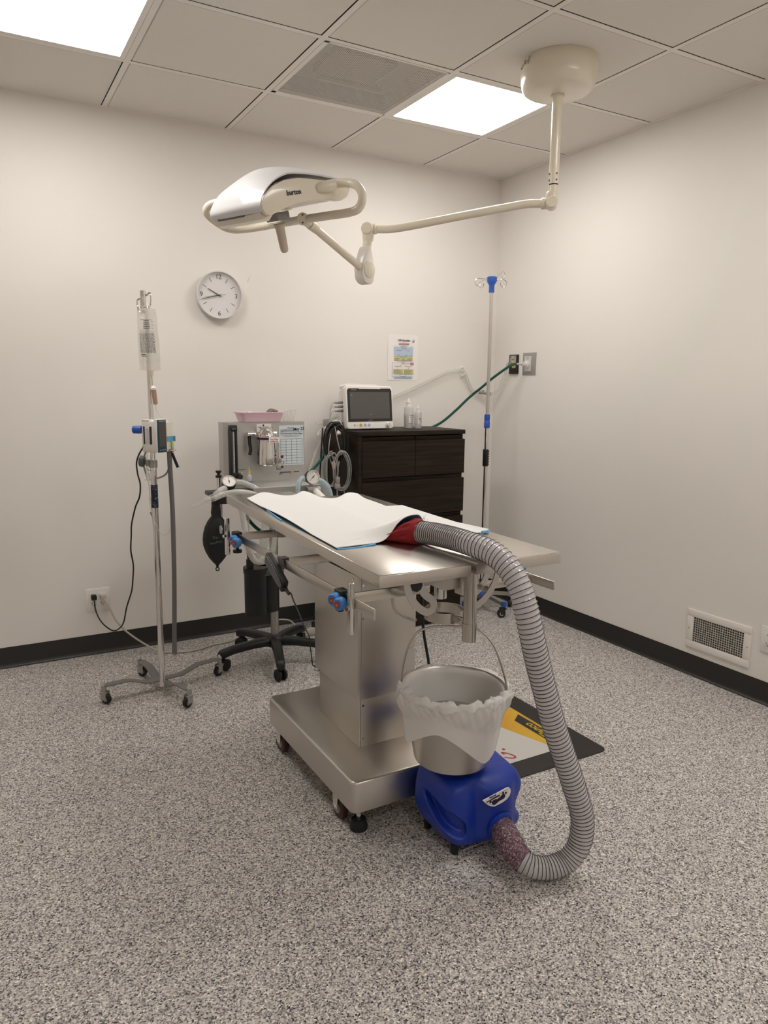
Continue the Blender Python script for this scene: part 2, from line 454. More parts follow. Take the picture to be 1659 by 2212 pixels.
def ceiling_light(ij, label):
    i, j = ij; x1, x0 = GX[i], GX[i+1]; y1, y0 = GY[j], GY[j+1]
    t = thing('ceiling_light', label, 'ceiling light', ((x0+x1)/2, (y0+y1)/2, HC), 'square light panels in the ceiling')
    g = TEE+.001; f = .021; mb = MB()
    for lo, hi in (((x0+g, y0+g), (x1-g, y0+g+f)), ((x0+g, y1-g-f), (x1-g, y1-g)), ((x0+g, y0+g+f), (x0+g+f, y1-g-f)), ((x1-g-f, y0+g+f), (x1-g, y1-g-f))):
        mb.bb((*lo, HC-.001), (*hi, HC+.03))
    part('frame', mb, M_TEE, t)
    part('diffuser', MB().bb((x0+g+f, y0+g+f, HC+.003), (x1-g-f, y1-g-f, HC+.009)), M_LAMP, t)
    part('housing', MB().bb((x0+g, y0+g, HC+.031), (x1-g, y1-g, HC+.06)), M_WMETAL, t)
ceiling_light(LIGHTS[0], 'square white light panel in ceiling beside the round lamp mount')
ceiling_light(LIGHTS[1], 'square white light panel in ceiling, leftmost, cut by the photo corner')
ceiling_light(LIGHTS[2], 'square white light panel in ceiling above the right of the camera')
ceiling_light(LIGHTS[3], 'square fill light panel added in ceiling behind the camera, right-hand one')  # unseen panel, added to lift the low right wall and floor
ceiling_light(LIGHTS[4], 'square fill light panel added in ceiling behind the camera, left-hand one')  # unseen panel, added far back as weaker fill for the left side

# perforated return grille
i, j = VENT; x1, x0 = GX[i], GX[i+1]; y1, y0 = GY[j], GY[j+1]
t = thing('ceiling_vent', 'square perforated metal air grille in ceiling between tiles', 'vent', ((x0+x1)/2, (y0+y1)/2, HC))
mb = MB(); g = TEE+.001; f = .022
for lo, hi in (((x0+g, y0+g), (x1-g, y0+g+f*.5)), ((x0+g, y1-g-f), (x1-g, y1-g)), ((x0+g, y0+g), (x0+g+f, y1-g)), ((x1-g-f*.4, y0+g), (x1-g, y1-g))):
    mb.bb((*lo, HC-.003), (*hi, HC+.012), bevel=.001, seg=1)
part('frame', mb, M_TEE, t)
m, nt, b = new_mat('perforated_sheet')
b.inputs['Base Color'].default_value = (.62, .575, .53, 1); b.inputs['Roughness'].default_value = .5
tc = nt.nodes.new('ShaderNodeTexCoord'); mp = nt.nodes.new('ShaderNodeMapping'); mp.inputs['Rotation'].default_value = (0, 0, PI/4); mp.inputs['Scale'].default_value = (140, 140, 140)
nt.links.new(tc.outputs['Object'], mp.inputs['Vector'])
fr = nt.nodes.new('ShaderNodeVectorMath'); fr.operation = 'FRACTION'; nt.links.new(mp.outputs['Vector'], fr.inputs[0])
sb = nt.nodes.new('ShaderNodeVectorMath'); sb.operation = 'SUBTRACT'; sb.inputs[1].default_value = (.5, .5, .5); nt.links.new(fr.outputs['Vector'], sb.inputs[0])
fl = nt.nodes.new('ShaderNodeVectorMath'); fl.operation = 'MULTIPLY'; fl.inputs[1].default_value = (1, 1, 0); nt.links.new(sb.outputs['Vector'], fl.inputs[0])
ln = nt.nodes.new('ShaderNodeVectorMath'); ln.operation = 'LENGTH'; nt.links.new(fl.outputs['Vector'], ln.inputs[0])
lt = nt.nodes.new('ShaderNodeMath'); lt.operation = 'LESS_THAN'; lt.inputs[1].default_value = .31; nt.links.new(ln.outputs['Value'], lt.inputs[0])
tr = nt.nodes.new('ShaderNodeBsdfTransparent'); ms = nt.nodes.new('ShaderNodeMixShader')
nt.links.new(lt.outputs['Value'], ms.inputs['Fac']); nt.links.new(b.outputs['BSDF'], ms.inputs[1]); nt.links.new(tr.outputs['BSDF'], ms.inputs[2])
nt.links.new(ms.outputs['Shader'], nt.nodes['Material Output'].inputs['Surface'])
part('perforated_sheet', MB().quad([(x0+g+f*.8, y0+g+f*.3, HC-.001), (x1-g-f*.2, y0+g+f*.3, HC-.001), (x1-g-f*.2, y1-g-f*.8, HC-.001), (x0+g+f*.8, y1-g-f*.8, HC-.001)]), m, t)
mb = MB(); xa, xb, ya, yb = x0+g, x1-g, y0+g, y1-g
mb.bb((xa, ya, HC+.09), (xb, yb, HC+.10))
for lo, hi in (((xa, ya), (xa+.004, yb)), ((xb-.004, ya), (xb, yb)), ((xa, ya), (xb, ya+.004)), ((xa, yb-.004), (xb, yb))): mb.bb((*lo, HC+.012), (*hi, HC+.09))
part('plenum_box', mb, mat('plenum_grey', (.42, .40, .38), .7), t)
cx, cy = (x0+x1)/2, (y0+y1)/2
mb = MB()
mb.bb((cx-.16, cy-.13, HC+.05), (cx+.13, cy+.12, HC+.075)); mb.bb((cx-.12, cy+.14, HC+.05), (cx+.2, cy+.17, HC+.07))
part('damper', mb, mat('damper_dark', (.06, .055, .05), .6), t)

# ------------------------------------------------------------------ wall clock
c = V((-1.8765, 0, 1.8905)); R = .1245
t = thing('wall_clock', 'round white wall clock with black hands on back wall', 'clock', c)
part('case', MB().lathe([(R*.2, 0), (R*.98, 0), (R, -.006), (R, -.036), (R*.985, -.040), (R*.955, -.040), (R*.945, -.034), (R*.945, -.018), (.001, -.018)], c, (0, 1, 0), 64), mat('clock_white', (.70, .675, .66), .3), t)
face = part('dial', MB().lathe([(.001, -.0185), (R*.944, -.0185), (R*.944, -.0175), (.001, -.0175)], c, (0, 1, 0), 64), mat('dial_white', (.80, .775, .77), .4), t)
def clk(a, r, y=-.0192): return V((c.x+math.sin(a)*r, y, c.z+math.cos(a)*r))
for k in range(12):
    if k % 3 == 0: continue
    mb = MB()
    a = k*PI/6; d = V((math.sin(a), 0, math.cos(a))); s = V((math.cos(a), 0, -math.sin(a)))
    p = clk(a, R*.80); q = clk(a, R*.61)
    mb.quad([p+s*.0014, p-s*.0014, q-s*.0014, q+s*.0014]); part('hour_mark', mb, M_INK, t, recalc=False)
for n, a in (('12', 0), ('3', PI/2), ('6', PI), ('9', 3*PI/2)):
    mb = MB(); add_mesh(mb, text_mesh(n, .034, basis(clk(a, R*.76), (1, 0, 0), (0, 0, 1)), M_INK)); part('numeral', mb, M_INK, t, recalc=False)
def hand(name, px, pz, ln, tail, w, y):
    a = math.atan2(px, pz); d = V((math.sin(a), 0, math.cos(a))); s = V((math.cos(a), 0, -math.sin(a))); o = V((c.x, y, c.z)); mb = MB()
    A = [o-d*tail-s*w, o-d*tail+s*w, o+d*ln+s*w*.8, o+d*ln-s*w*.8]
    mb._rings([A, [q+V((0, -.0012, 0)) for q in A]]); part(name, mb, M_INK, t)
hand('hour_hand', -25, 13, R*.54, .012, .0024, -.022)
hand('minute_hand', -36.5, -9, R*.78, .010, .0020, -.0245)
hand('second_hand', -33, -5, R*.62, .036, .0009, -.027)
part('hub', MB().cyl((c.x, -.02, c.z), (c.x, -.030, c.z), .004), M_INK, t)
part('glass', MB().lathe([(.001, -.0375), (R*.944, -.0375), (R*.944, -.0365), (.001, -.0365)], c, (0, 1, 0), 48), sheer('clock_glass', (.9, .9, .9), .02, .03, .0, 0), t)

solo('wall_mark', MB().quad([(-1.712, -.0004, 1.975), (-1.707, -.0004, 1.972), (-1.693, -.0004, 2.006), (-1.695, -.0004, 2.008)]), M_MARK, 'small faint tan scuff mark on back wall right of clock', 'scuff mark')

# ------------------------------------------------------------------ letter-size flow chart poster
x0, x1, z0, z1 = -.8215, -.606, 1.458, 1.7355
t = thing('poster', 'white printed flow chart sheet with CPR Algorithm heading on back wall', 'poster', ((x0+x1)/2, 0, z0))
part('sheet', MB().grid(lambda u, v: (x0+(x1-x0)*u, -.0003-.002*abs(u-.5)*2-.003*(v-.5)**2, z0+(z1-z0)*v), 8, 8), M_PAPER, t)
W_, H_ = x1-x0, z1-z0
def pq(mb, a, b, c_, d, mi, y=-.0052): mb.quad([(x0+W_*a, y, z1-H_*b), (x0+W_*c_, y, z1-H_*b), (x0+W_*c_, y, z1-H_*d), (x0+W_*a, y, z1-H_*d)], mi)
mb = MB()
pq(mb, .35, .185, .69, .215, 2)
pq(mb, .195, .245, .83, .27, 3); pq(mb, .195, .272, .83, .47, 0)
pq(mb, .195, .475, .82, .565, 1)
pq(mb, .73, .605, .86, .655, 2)
pq(mb, .18, .755, .50, .86, 1); pq(mb, .53, .755, .85, .86, 1)
pq(mb, .195, .90, .82, .955, 0)
pq(mb, .21, .692, .47, .70, 2); pq(mb, .55, .692, .80, .70, 2)
part('chart_boxes', mb, [M_PALEB, M_PALEY, M_PALER, M_PAPERB], t, recalc=False)
mb = MB(); rnd = random.Random(3)
def ln(a, b, c_, d): pq(mb, a, b, c_, d, 0, -.0056)
for yy, xa, xb in ((.195, .37, .67), (.255, .40, .63), (.285, .43, .60), (.31, .42, .62), (.34, .27, .45), (.345, .61, .72), (.44, .30, .40), (.445, .55, .63), (.455, .72, .78), (.487, .39, .62), (.51, .24, .40), (.515, .62, .80), (.53, .47, .54), (.545, .45, .60),
                   (.61, .42, .58), (.63, .45, .55), (.62, .60, .70), (.62, .75, .84), (.64, .75, .84), (.685, .22, .42), (.69, .60, .76), (.912, .42, .60), (.935, .24, .78)):
    ln(xa, yy, xb, yy+.010)
for k in range(9):
    ln(.19, .765+k*.0102, .19+rnd.uniform(.18, .30), .769+k*.0102); ln(.54, .765+k*.0102, .54+rnd.uniform(.18, .30), .769+k*.0102)
for k in range(4): ln(.21, .525+k*.01, .36, .529+k*.01); ln(.63, .53+k*.009, .80, .533+k*.009)
for a, b, d in ((.515, .217, .243), (.50, .567, .60), (.315, .705, .745), (.68, .705, .75), (.40, .862, .895), (.58, .862, .895)): ln(a-.004, b, a+.004, d); ln(a-.012, d-.01, a+.012, d-.004)
ln(.135, .618, .143, .925); ln(.135, .618, .40, .622); ln(.135, .921, .195, .925)
def dl(a, b, c_, d):
    P = V((x0+W_*a, -.0056, z1-H_*b)); Q = V((x0+W_*c_, -.0056, z1-H_*d)); s = (Q-P).cross(V((0, 1, 0))).normalized()*.0009; mb.quad([P+s, Q+s, Q-s, P-s])
dl(.45, .64, .39, .685); dl(.55, .64, .61, .685)
part('chart_lines', mb, M_INKG, t, recalc=False)
mb = MB()
add_mesh(mb, text_mesh('CPR Algorithm', .0145, basis((x0+W_*.52, -.0056, z1-H_*.125), (1, 0, 0), (0, 0, 1)), M_INK, bold=.0003))
mb.torus((x0+W_*.84, -.0056, z1-H_*.125), .006, .0009, (0, 1, 0), 16, 4); mb.torus((x0+W_*.84, -.0056, z1-H_*.148), .0045, .0009, (0, 1, 0), 16, 4)
part('heading', mb, M_INK, t, recalc=False)

# ------------------------------------------------------------------ outlets and grilles
def outlet(name, label, cx, cz, nrm, w=.1225, h=.1225, gangs=2):
    n = V(nrm); u = V((0, 0, 1)).cross(n)*-1; u = V((abs(u.x), u.y, 0)) if abs(u.x) > .5 else V((0, -1, 0))
    o = V((cx[0], cx[1], cz))
    t = thing(name, label, 'wall outlet', o)
    B = basis(o, u, (0, 0, 1)); 
    if B.to_3x3() @ V((0, 0, 1)) @ n if False else (B.to_3x3() @ V((0, 0, 1))).dot(n) < 0: B = basis(o, -u, (0, 0, 1))
    mb = MB(B); mb.box((0, 0, .003), (w, h, .006), None, .0025)
    for sx in ((-.023, .023) if gangs == 2 else (0,)):
        for sy in (-.049, .049): mb.cyl((sx, sy, .005), (sx, sy, .0068), .003, seg=10)
    part('plate', mb, M_WHITE, t)
    for sx in ((-.023, .023) if gangs == 2 else (0,)):
        mb = MB(B); mb.box((sx, 0, .005), (.034, .068, .007), None, .002)
        q = part('receptacle', mb, M_WHITE, t)
        for sy in (-.019, .019):
            mb = MB(B)
            for dx, hh in ((-.0064, .009), (.0064, .007)): mb.box((sx+dx, sy+.003, .0085), (.0022, hh, .0008))
            mb.cyl((sx, sy-.0075, .008), (sx, sy-.0075, .0089), .0026, seg=10)
            part('socket', mb, M_INK, q)
    return t, B
OUT, OB = outlet('wall_outlet', 'white double wall outlet on back wall with two cords plugged in', (-2.5675, 0), .2945, (0, -1, 0))
outlet('wall_outlet', 'white wall outlet on right wall cut by the photo edge', (0, -2.112), .304, (-1, 0, 0), gangs=2)

y0, y1, z0, z1 = -2.004, -1.6565, .140, .3375
t = thing('wall_vent', 'white wall air register with square grid low on right wall', 'vent', (0, (y0+y1)/2, z0))
iy0, iy1, iz0, iz1 = y0+.036, y1-.036, z0+.036, z1-.036
mb = MB(); X0, X1 = -.008, 0
for lo, hi in (((y0, z0), (y1, iz0)), ((y0, iz1), (y1, z1)), ((y0, iz0), (iy0, iz1)), ((iy1, iz0), (y1, iz1))):
    mb.bb((X0, *lo), (X1, *hi), bevel=.0018)
part('frame', mb, M_WMETAL, t)
mb = MB()
for k in range(1, 22): y = iy0+(iy1-iy0)*k/22; mb.bb((-.0055, y-.0011, iz0), (.0-.0008, y+.0011, iz1))
for k in range(1, 11): z = iz0+(iz1-iz0)*k/11; mb.bb((-.0057, iy0, z-.0011), (-.0008, iy1, z+.0011))
part('egg_crate_grid', mb, mat('grid_white', (.50, .47, .43), .5), t)
part('duct_opening', MB().bb((-.0009, iy0, iz0), (-.0003, iy1, iz1)), M_GAP, t)
for y in (y0+.014, y1-.014): part('screw', MB().cyl((-.0075, y, (z0+z1)/2), (-.0095, y, (z0+z1)/2), .0042, seg=10), mat('screw_grey', (.5, .48, .45), .4, metal=.6), t)

# black medical gas outlet and grey one beside it
t = thing('gas_outlet', 'black rectangular gas outlet plate with yellow fitting on right wall', 'gas outlet', (0, -.212, 1.507))
part('plate', MB().bb((-.014, -.2535, 1.507), (0, -.170, 1.629), .002), M_BLACK, t)
part('face_panel', MB().bb((-.0165, -.240, 1.555), (-.013, -.182, 1.622), .001), mat('face_grey', (.42, .40, .37), .4, metal=.3), t)
for y in (-.232, -.190): part('screw', MB().cyl((-.016, y, 1.614), (-.0185, y, 1.614), .004), M_BLACK, t)
mb = MB(); mb.cyl((-.014, -.213, 1.573), (-.028, -.213, 1.573), .014); part('socket_collar', mb, M_GASY, t)
part('socket', MB().cyl((-.028, -.213, 1.573), (-.05, -.208, 1.571), .010, .008), mat('steel_socket', (.3, .3, .31), .3, metal=.8), t)
part('yellow_label', MB().bb((-.0158, -.238, 1.545), (-.0142, -.204, 1.556)), M_GASY, t)
mb = MB(); add_mesh(mb, text_mesh('WAGD', .009, basis((-.0168, -.212, 1.598), (0, -1, 0), (0, 0, 1)), M_INK)); part('lettering', mb, M_INK, t, recalc=False)
t = thing('gas_outlet', 'grey gas outlet plate with green hose plugged in on right wall', 'gas outlet', (0, -.3565, 1.50))
mb = MB()
P0 = [(-.418, 1.4995), (-.2945, 1.4995), (-.2945, 1.637), (-.418, 1.637)]; P1 = [(-.390, 1.528), (-.3225, 1.528), (-.3225, 1.609), (-.390, 1.609)]
mb._rings([[V((-.0003, a, b)) for a, b in P0], [V((-.004, a, b)) for a, b in P0], [V((-.014, a, b)) for a, b in P1]])
part('plate', mb, M_PLGREY, t)
part('face_panel', MB().bb((-.017, -.386, 1.522), (-.012, -.327, 1.615), .001), mat('pale_face', (.60, .585, .57), .4), t)
mb = MB(); mb.rings([(V((-.016, -.354, 1.566)), .024), (V((-.024, -.354, 1.566)), .024), (V((-.026, -.354, 1.566)), .018), (V((-.042, -.352, 1.566)), .016)], 24)
part('socket_collar', mb, mat('socket_white', (.66, .64, .62), .3), t)
part('hose_coupling', MB().rings([(V((-.040, -.352, 1.566)), .010), (V((-.058, -.348, 1.566)), .011), (V((-.062, -.346, 1.566)), .006), (V((-.088, -.336, 1.566)), .006)], 16), M_CHROME, t)
mb = MB(); add_mesh(mb, text_mesh('OXYGEN', .0085, basis((-.0174, -.355, 1.604), (0, -1, 0), (0, 0, 1)), M_INKG)); add_mesh(mb, text_mesh('*', .016, basis((-.0174, -.355, 1.590), (0, -1, 0), (0, 0, 1)), M_INK))
part('lettering', mb, M_INKG, t, recalc=False)
# ================================================================== SURGICAL LIGHT ON THE CEILING
cx, cy = -.891, -1.505
t = thing('surgical_light', 'cream ceiling-mounted surgical lamp with jointed arm above steel table', 'surgical light', (cx, cy, HC))
part('ceiling_canopy', MB().lathe([(.001, 0), (.150, 0), (.1525, -.004), (.1535, -.04), (.1515, -.078), (.146, -.101), (.137, -.114), (.121, -.122), (.09, -.126), (.001, -.128)], (cx, cy, HC), seg=56), M_CREAM, t)
mb = MB()   # small type-plate print on the canopy side
def cpt(da, dz): a = 2.652+da; return V((cx+math.cos(a)*.1552, cy+math.sin(a)*.1552, HC+dz))
def ctx(s, sz, da, dz):
    a = 2.652+da; add_mesh(mb, text_mesh(s, sz, basis(cpt(da, dz), (-math.sin(a), math.cos(a), 0), (0, 0, 1)), M_INKG))
ctx('CE', .013, .16, -.030); mb.torus(cpt(.30, -.024), .0065, .0016, (math.cos(2.95), math.sin(2.95), 0), 16, 4); mb.torus(cpt(.06, -.034), .004, .0012, (math.cos(2.7), math.sin(2.7), 0), 12, 4)
for k, (da, w) in enumerate(((.44, .10), (.42, .12), (.40, .09), (.40, .11), (.40, .08))):
    z = -.012-.0055*k; mb.quad([cpt(da, z), cpt(da+w, z), cpt(da+w, z-.0028), cpt(da, z-.0028)])
part('type_print', mb, M_INKG, t, recalc=False)
mb = MB(); mb.rings([(V((cx, cy, HC-.126)), .027), (V((cx, cy, HC-.134)), .027), (V((cx, cy, HC-.136)), .0205), (V((cx, cy, 2.262)), .0205)], 28)
part('drop_tube', mb, M_CREAM, t)
for dz in (2.30, 2.275):
    for a in (-1.75, 2.9): d = V((math.cos(a), math.sin(a), 0)); part('set_screw', MB().cyl(V((cx, cy, dz))+d*.0195, V((cx, cy, dz))+d*.0225, .0038, seg=10), mat('screw_brown', (.12, .10, .08), .4, metal=.7), t)
part('gap_ring', MB().cyl((cx, cy, 2.256), (cx, cy, 2.262), .0185), M_BLACK, t)
E1 = V((cx-.004, cy+.002, 2.186)); K1 = V((-1.491, -.986, 2.105)); ad = (K1-E1); adh = V((ad.x, ad.y, 0)).normalized()
nrm = V((adh.y, -adh.x, 0))
if nrm.y > 0: nrm = -nrm
mb = MB(); mb.cyl((cx, cy, 2.20), (cx, cy, 2.256), .0205, seg=24)
mb.rings([(E1+V((0, 0, .045)), .0215), (E1+V((0, 0, .038)), .026), (E1+V((0, 0, 0)), .027), (E1-V((0, 0, .012)), .022)], 24)
mb.rings([(E1-nrm*.026, .022), (E1-nrm*.024, .026), (E1+nrm*.022, .026), (E1+nrm*.030, .0245), (E1+nrm*.033, .021)], 28)
mb.rings([(E1+adh*.01, .021), (E1+adh*.037, .0235), (E1+adh*.042, .0215), (E1+adh*.046, .017)], 24)
part('elbow_joint', mb, M_CREAM, t)
mb = MB()
P = [E1+adh*.03, E1+adh*.10+V((0, 0, .001)), E1+adh*.20-V((0, 0, .012)), E1.lerp(K1, .5)-V((0, 0, .0)), K1-adh*.20+V((0, 0, .010)), K1-adh*.10-V((0, 0, .0015)), K1-adh*.03]
mb.tube(P, .0172, 20, n=10); part('upper_arm', mb, M_CREAM, t)
N1 = V((-1.516, -1.003, 1.944))
mb = MB()
mb.rings([(K1+V((0, 0, .010)), .024), (K1-V((0, 0, .03)), .0255), (K1-V((0, 0, .048)), .0235)], 24)
mb.rings([(K1-nrm*.024, .022), (K1-nrm*.022, .027), (K1+nrm*.022, .027), (K1+nrm*.028, .0255), (K1+nrm*.031, .022)], 28)
mb.rings([(K1-adh*.01, .021), (K1-adh*.036, .0225), (K1-adh*.040, .0165)], 24)
mb.cyl(K1-V((0, 0, .04)), K1.lerp(N1, .62), .0195, seg=24)
part('knee_joint', mb, M_CREAM, t)
J = V((-1.872, -1.148, 2.076))
ld = (J-N1).normalized(); ldh = V((ld.x, ld.y, 0)).normalized(); ns = V((ldh.y, -ldh.x, 0)); 
if ns.x < 0: ns = -ns
mb = MB(basis(N1+V((0, 0, -.012)), ldh, (0, 0, 1)))     # rounded lower knuckle shell
prof = [(-.034, -.050), (-.018, -.064), (.012, -.064), (.036, -.046), (.042, -.015), (.034, .03), (.018, .075), (.004, .095), (-.012, .092), (-.026, .06), (-.036, .02), (-.040, -.02)]
mb.prism([(p.x, p.y) for p in spline([(x, y, 0) for x, y in prof], 4, True)], -.026, .026, (0, 1, 2), bevel=.006)
part('knuckle_cover', mb, mat('pale_cover', (.80, .765, .72), .3, coat=.3), t)
mb = MB(basis(N1+V((0, 0, -.016)), ldh, (0, 0, 1)))
for s in (-1, 1): mb.rings([(V((0, 0, s*.024)), .037), (V((0, 0, s*.030)), .036), (V((0, 0, s*.033)), .030)], 32)
part('knuckle_cap', mb, M_CREAM, t)
mb = MB(); A = N1+V((0, 0, -.012))+ldh*.02; mb.cyl(A, J-ld*.055, .0165, seg=22)
mb.rings([(J-ld*.085, .0172), (J-ld*.080, .0195), (J-ld*.042, .0205), (J-ld*.040, .0180)], 24)
part('lower_arm', mb, M_CREAM, t)
mb = MB(); mb.cyl(J-ld*.040, J-ld*.037, .0165, seg=22); part('joint_gap', mb, M_BLACK, t)
mb = MB()
a = V((-.308, .951, .027)).normalized(); b = V((.951, .308, 0)).normalized(); n = b.cross(a).normalized()
mb.cyl(J-ld*.037, J-ld*.005, .019, seg=24)
view = V((-.42, -.88, -.2)).normalized()
mb.rings([(J-view*.026, .0195), (J-view*.024, .0225), (J+view*.026, .0245), (J+view*.031, .0232)], 28)
part('yoke_pivot', mb, M_CREAM, t)
vu, vw = MB().frame(view)
up = V((0, 0, 1)); up = (up-view*up.dot(view)).normalized(); sd = view.cross(up)
for q in (J+up*.0155+sd*.001, J-up*.0135+sd*.001): part('pivot_screw', MB().cyl(q+view*.028, q+view*.0320, .0035, seg=10), M_INK, t)
def L(x, y, z): return J+a*x+b*y+n*z
# tubular yoke: measured loop around the lamp head
YK = [L(-.150, -.020, .098), L(-.19, -.004, .105), L(-.235, .012, .105), L(-.278, .018, .092), L(-.300, .027, .060), L(-.288, .032, .022), L(-.250, .023, .002), L(-.12, .008, -.001), L(0, 0, -.002), L(.15, -.006, -.003)]
YK += [V((-2.002, -.836, 2.077)), V((-2.067, -.790, 2.080)), V((-2.135, -.787, 2.113)), V((-2.160, -.795, 2.140)), V((-2.140, -.815, 2.165)), V((-2.075, -.855, 2.175)), V((-1.99, -.92, 2.182)), L(.16, -.01, .11)]
part('yoke_tube', MB().tube(YK, .0162, 16, n=8), M_CREAM, t)
part('yoke_boss', MB().rings([(L(-.166, -.085, .076), .012), (L(-.180, -.066, .082), .0195), (L(-.188, -.036, .092), .0215), (L(-.190, -.012, .100), .0205)], 22), M_CREAM, t)
# head: arched shell lofted between two end caps
roof = [(-.335, -.046), (-.343, -.032), (-.338, -.010), (-.322, .022), (-.284, .064), (-.236, .094), (-.194, .108), (-.115, .121), (-.020, .129), (.045, .133), (.078, .128), (.090, .112), (.082, .085)]
roof = [(p.x, p.y) for p in spline([(y, z, 0) for y, z in roof], 4)]
def bow(s): return math.cos(s*PI/2)
def sect(s, off=0.):
    x = .165*s if s < 0 else .140*s; k = 1+.34*bow(s); out = []
    for (y, z) in roof:
        zz = z*k if z > 0 else z
        out.append(L(x, y*(1+.02*bow(s)), zz+off+.004))
    return out
S = [-1+2*k/16 for k in range(17)]
def under(s):
    x = .165*s; return [L(x, y, z) for y, z in ((.074, .080), (.030, .058), (-.05, .045), (-.13, .028), (-.19, .008), (-.25, -.016), (-.30, -.040))]
mb = MB()
outer = [sect(s) for s in S]; inner = [[p-n*.006+(b*.005 if k < 10 else -b*.0) for k, p in enumerate(sect(s))] for s in S]
R = [o+list(reversed(i_)) for o, i_ in zip(outer, inner)]
mb._rings(R, True)
part('roof_shell', mb, M_SILVER, t, angle=50)
cap = [(-.341, -.021), (-.334, .001), (-.316, .023), (-.291, .047), (-.239, .076), (-.175, .095), (-.114, .104), (-.012, .117), (.050, .121), (.078, .116), (.086, .098), (.076, .076), (.045, .056), (.02, .050), (-.05, .042), (-.143, .018), (-.192, .001), (-.239, -.022), (-.279, -.044), (-.302, -.058), (-.324, -.053), (-.338, -.040)]
for s in (-1, 1):
    mb = MB(Matrix(((a.x, b.x, n.x, J.x), (a.y, b.y, n.y, J.y), (a.z, b.z, n.z, J.z), (0, 0, 0, 1))))
    mb.prism([(y, z) for y, z in cap], *((-.155, -.172) if s < 0 else (.130, .146)), (1, 2, 0), bevel=.003)
    part('end_cap', mb, M_CREAM, t, angle=40)
mb = MB()
mb._rings([[L(.150*s if s < 0 else .128*s, y, z) for y, z in ((-.292, -.070), (-.318, -.068), (-.331, -.050), (-.325, -.010), (-.300, .02), (-.20, .075), (0, .10), (.06, .10), (.07, .085), (.03, .064), (-.05, .056), (-.14, .033), (-.19, .012), (-.24, -.014), (-.275, -.046))] for s in (-1, 0, 1)], True)
part('reflector_body', mb, M_CREAM, t)
part('vent_slot', MB()._rings([[L(.166*s, y, z) for y, z in ((-.322, .004), (-.28, .058), (-.2, .092), (-.10, .112), (0, .121), (.02, .119), (-.1, .10), (-.2, .078), (-.29, .04))] for s in (-1, 1)], True), mat('slot_grey', (.17, .16, .155), .5), t)
part('front_slot', MB()._rings([[L(x, y, z) for y, z in ((-.334, -.040), (-.337, -.052), (-.333, -.053), (-.328, -.041))] for x in (-.06, .10)], True), M_INK, t)
part('lens', MB()._rings([[L(.148*s, y, z) for y, z in ((.03, .062), (-.05, .054), (-.14, .031), (-.235, -.014), (-.235, -.017), (-.14, .027), (-.05, .050), (.03, .058))] for s in (-1, 1)], True), sheer('lamp_lens', (.75, .72, .66), .6, .15, .2, .4), t)
hd = (L(0, -.098, -.125)-L(0, -.128, -.024)).normalized(); h0 = L(0, -.126, -.026)
hx = a; hy = hd.cross(hx).normalized()
mb = MB(basis(h0-hd*.012, hx, hy)); mb.box((0, 0, -.002), (.075, .060, .030), None, .004)
part('handle_mount', mb, M_GREYPL, t)
mb = MB(); mb.cyl(h0+hd*.006, h0+hd*.0075, .042, seg=32); mb.cyl(h0+hd*.011, h0+hd*.0125, .040, seg=32); part('handle_disc', mb, M_GREYPL, t)
mb = MB(); mb.rings([(h0+hd*.010, .023), (h0+hd*.022, .022), (h0+hd*.028, .0185), (h0+hd*.10, .0165), (h0+hd*.113, .0145), (h0+hd*.119, .009), (h0+hd*.1205, .002)], 24)
part('handle', mb, M_CREAM2, t)
mb = MB()
add_mesh(mb, text_mesh('burton', .0255, basis(L(-.1735, -.196, .041), b*.955+n*.27, n), M_INK, bold=.0006))
part('lettering', mb, M_INK, t, recalc=False)

# ================================================================== LEFT IV STAND
px, py = -2.405, -.717
t = thing('iv_stand', 'grey four-legged rolling IV stand with chrome pole at left, carrying infusion pump', 'iv stand', (px, py, 0))
def swivel(parent, c, ang, R=.026, w=.018, yoke=M_GREYPL, hub=None, top=.07, name='caster', wheel=M_RUBBER):
    """caster: c = floor point under the stem; ang = rolling direction"""
    c = V((c[0], c[1], 0)); d = V((math.cos(ang), math.sin(ang), 0)); s = V((-math.sin(ang), math.cos(ang), 0)); w0 = c-d*.014+V((0, 0, R))
    mb = MB()
    for q in (-1, 1): mb.box(w0+s*(q*(w/2+.003))+d*.006+V((0, 0, .014)), (.030, .003, .040), Matrix((( d.x, s.x, 0, 0), (d.y, s.y, 0, 0), (0, 0, 1, 0), (0, 0, 0, 1))), .001, 1)
    mb.cyl((c.x, c.y, 2*R+.002), (c.x, c.y, top), .011, seg=14); mb.cyl(c+V((0, 0, 2*R-.001)), c+V((0, 0, 2*R+.006)), .019, seg=16)
    q = part(name, mb, yoke, parent)
    mb = MB(); mb.lathe([(R*.55, -w/2), (R*.9, -w/2), (R, -w*.3), (R, w*.3), (R*.9, w/2), (R*.55, w/2)], w0, s, 24, closed=True)
    part('wheel', mb, wheel, q)
    mb = MB(); mb.cyl(w0-s*(w*.46), w0+s*(w*.46), R*.58, seg=18); part('wheel_hub', mb, hub or M_GREYPL, q)
CP = [((-2.638, -.684), 2.2), ((-2.320, -.892), .5), ((-2.437, -.400), 2.4), ((-2.085, -.585), .6)]
ends = [V((-2.655, -.672, 0)), V((-2.325, -.885, 0)), V((-2.447, -.418, 0)), V((-2.098, -.590, 0))]
def legpath(e0, e1):
    out = []
    for k in range(25):
        u = k/24; p = e0.lerp(e1, u); s = abs(u-.5)*2
        z = .052 if s < .30 else (.052+.032*min(1, (s-.30)/.35)**1.2 if s < .65 else .084)
        z = .052+.032*(lambda x: x*x*(3-2*x))(max(0, min(1, (s-.25)/.40)))
        out.append((V((p.x, p.y, z)), u))
    return out
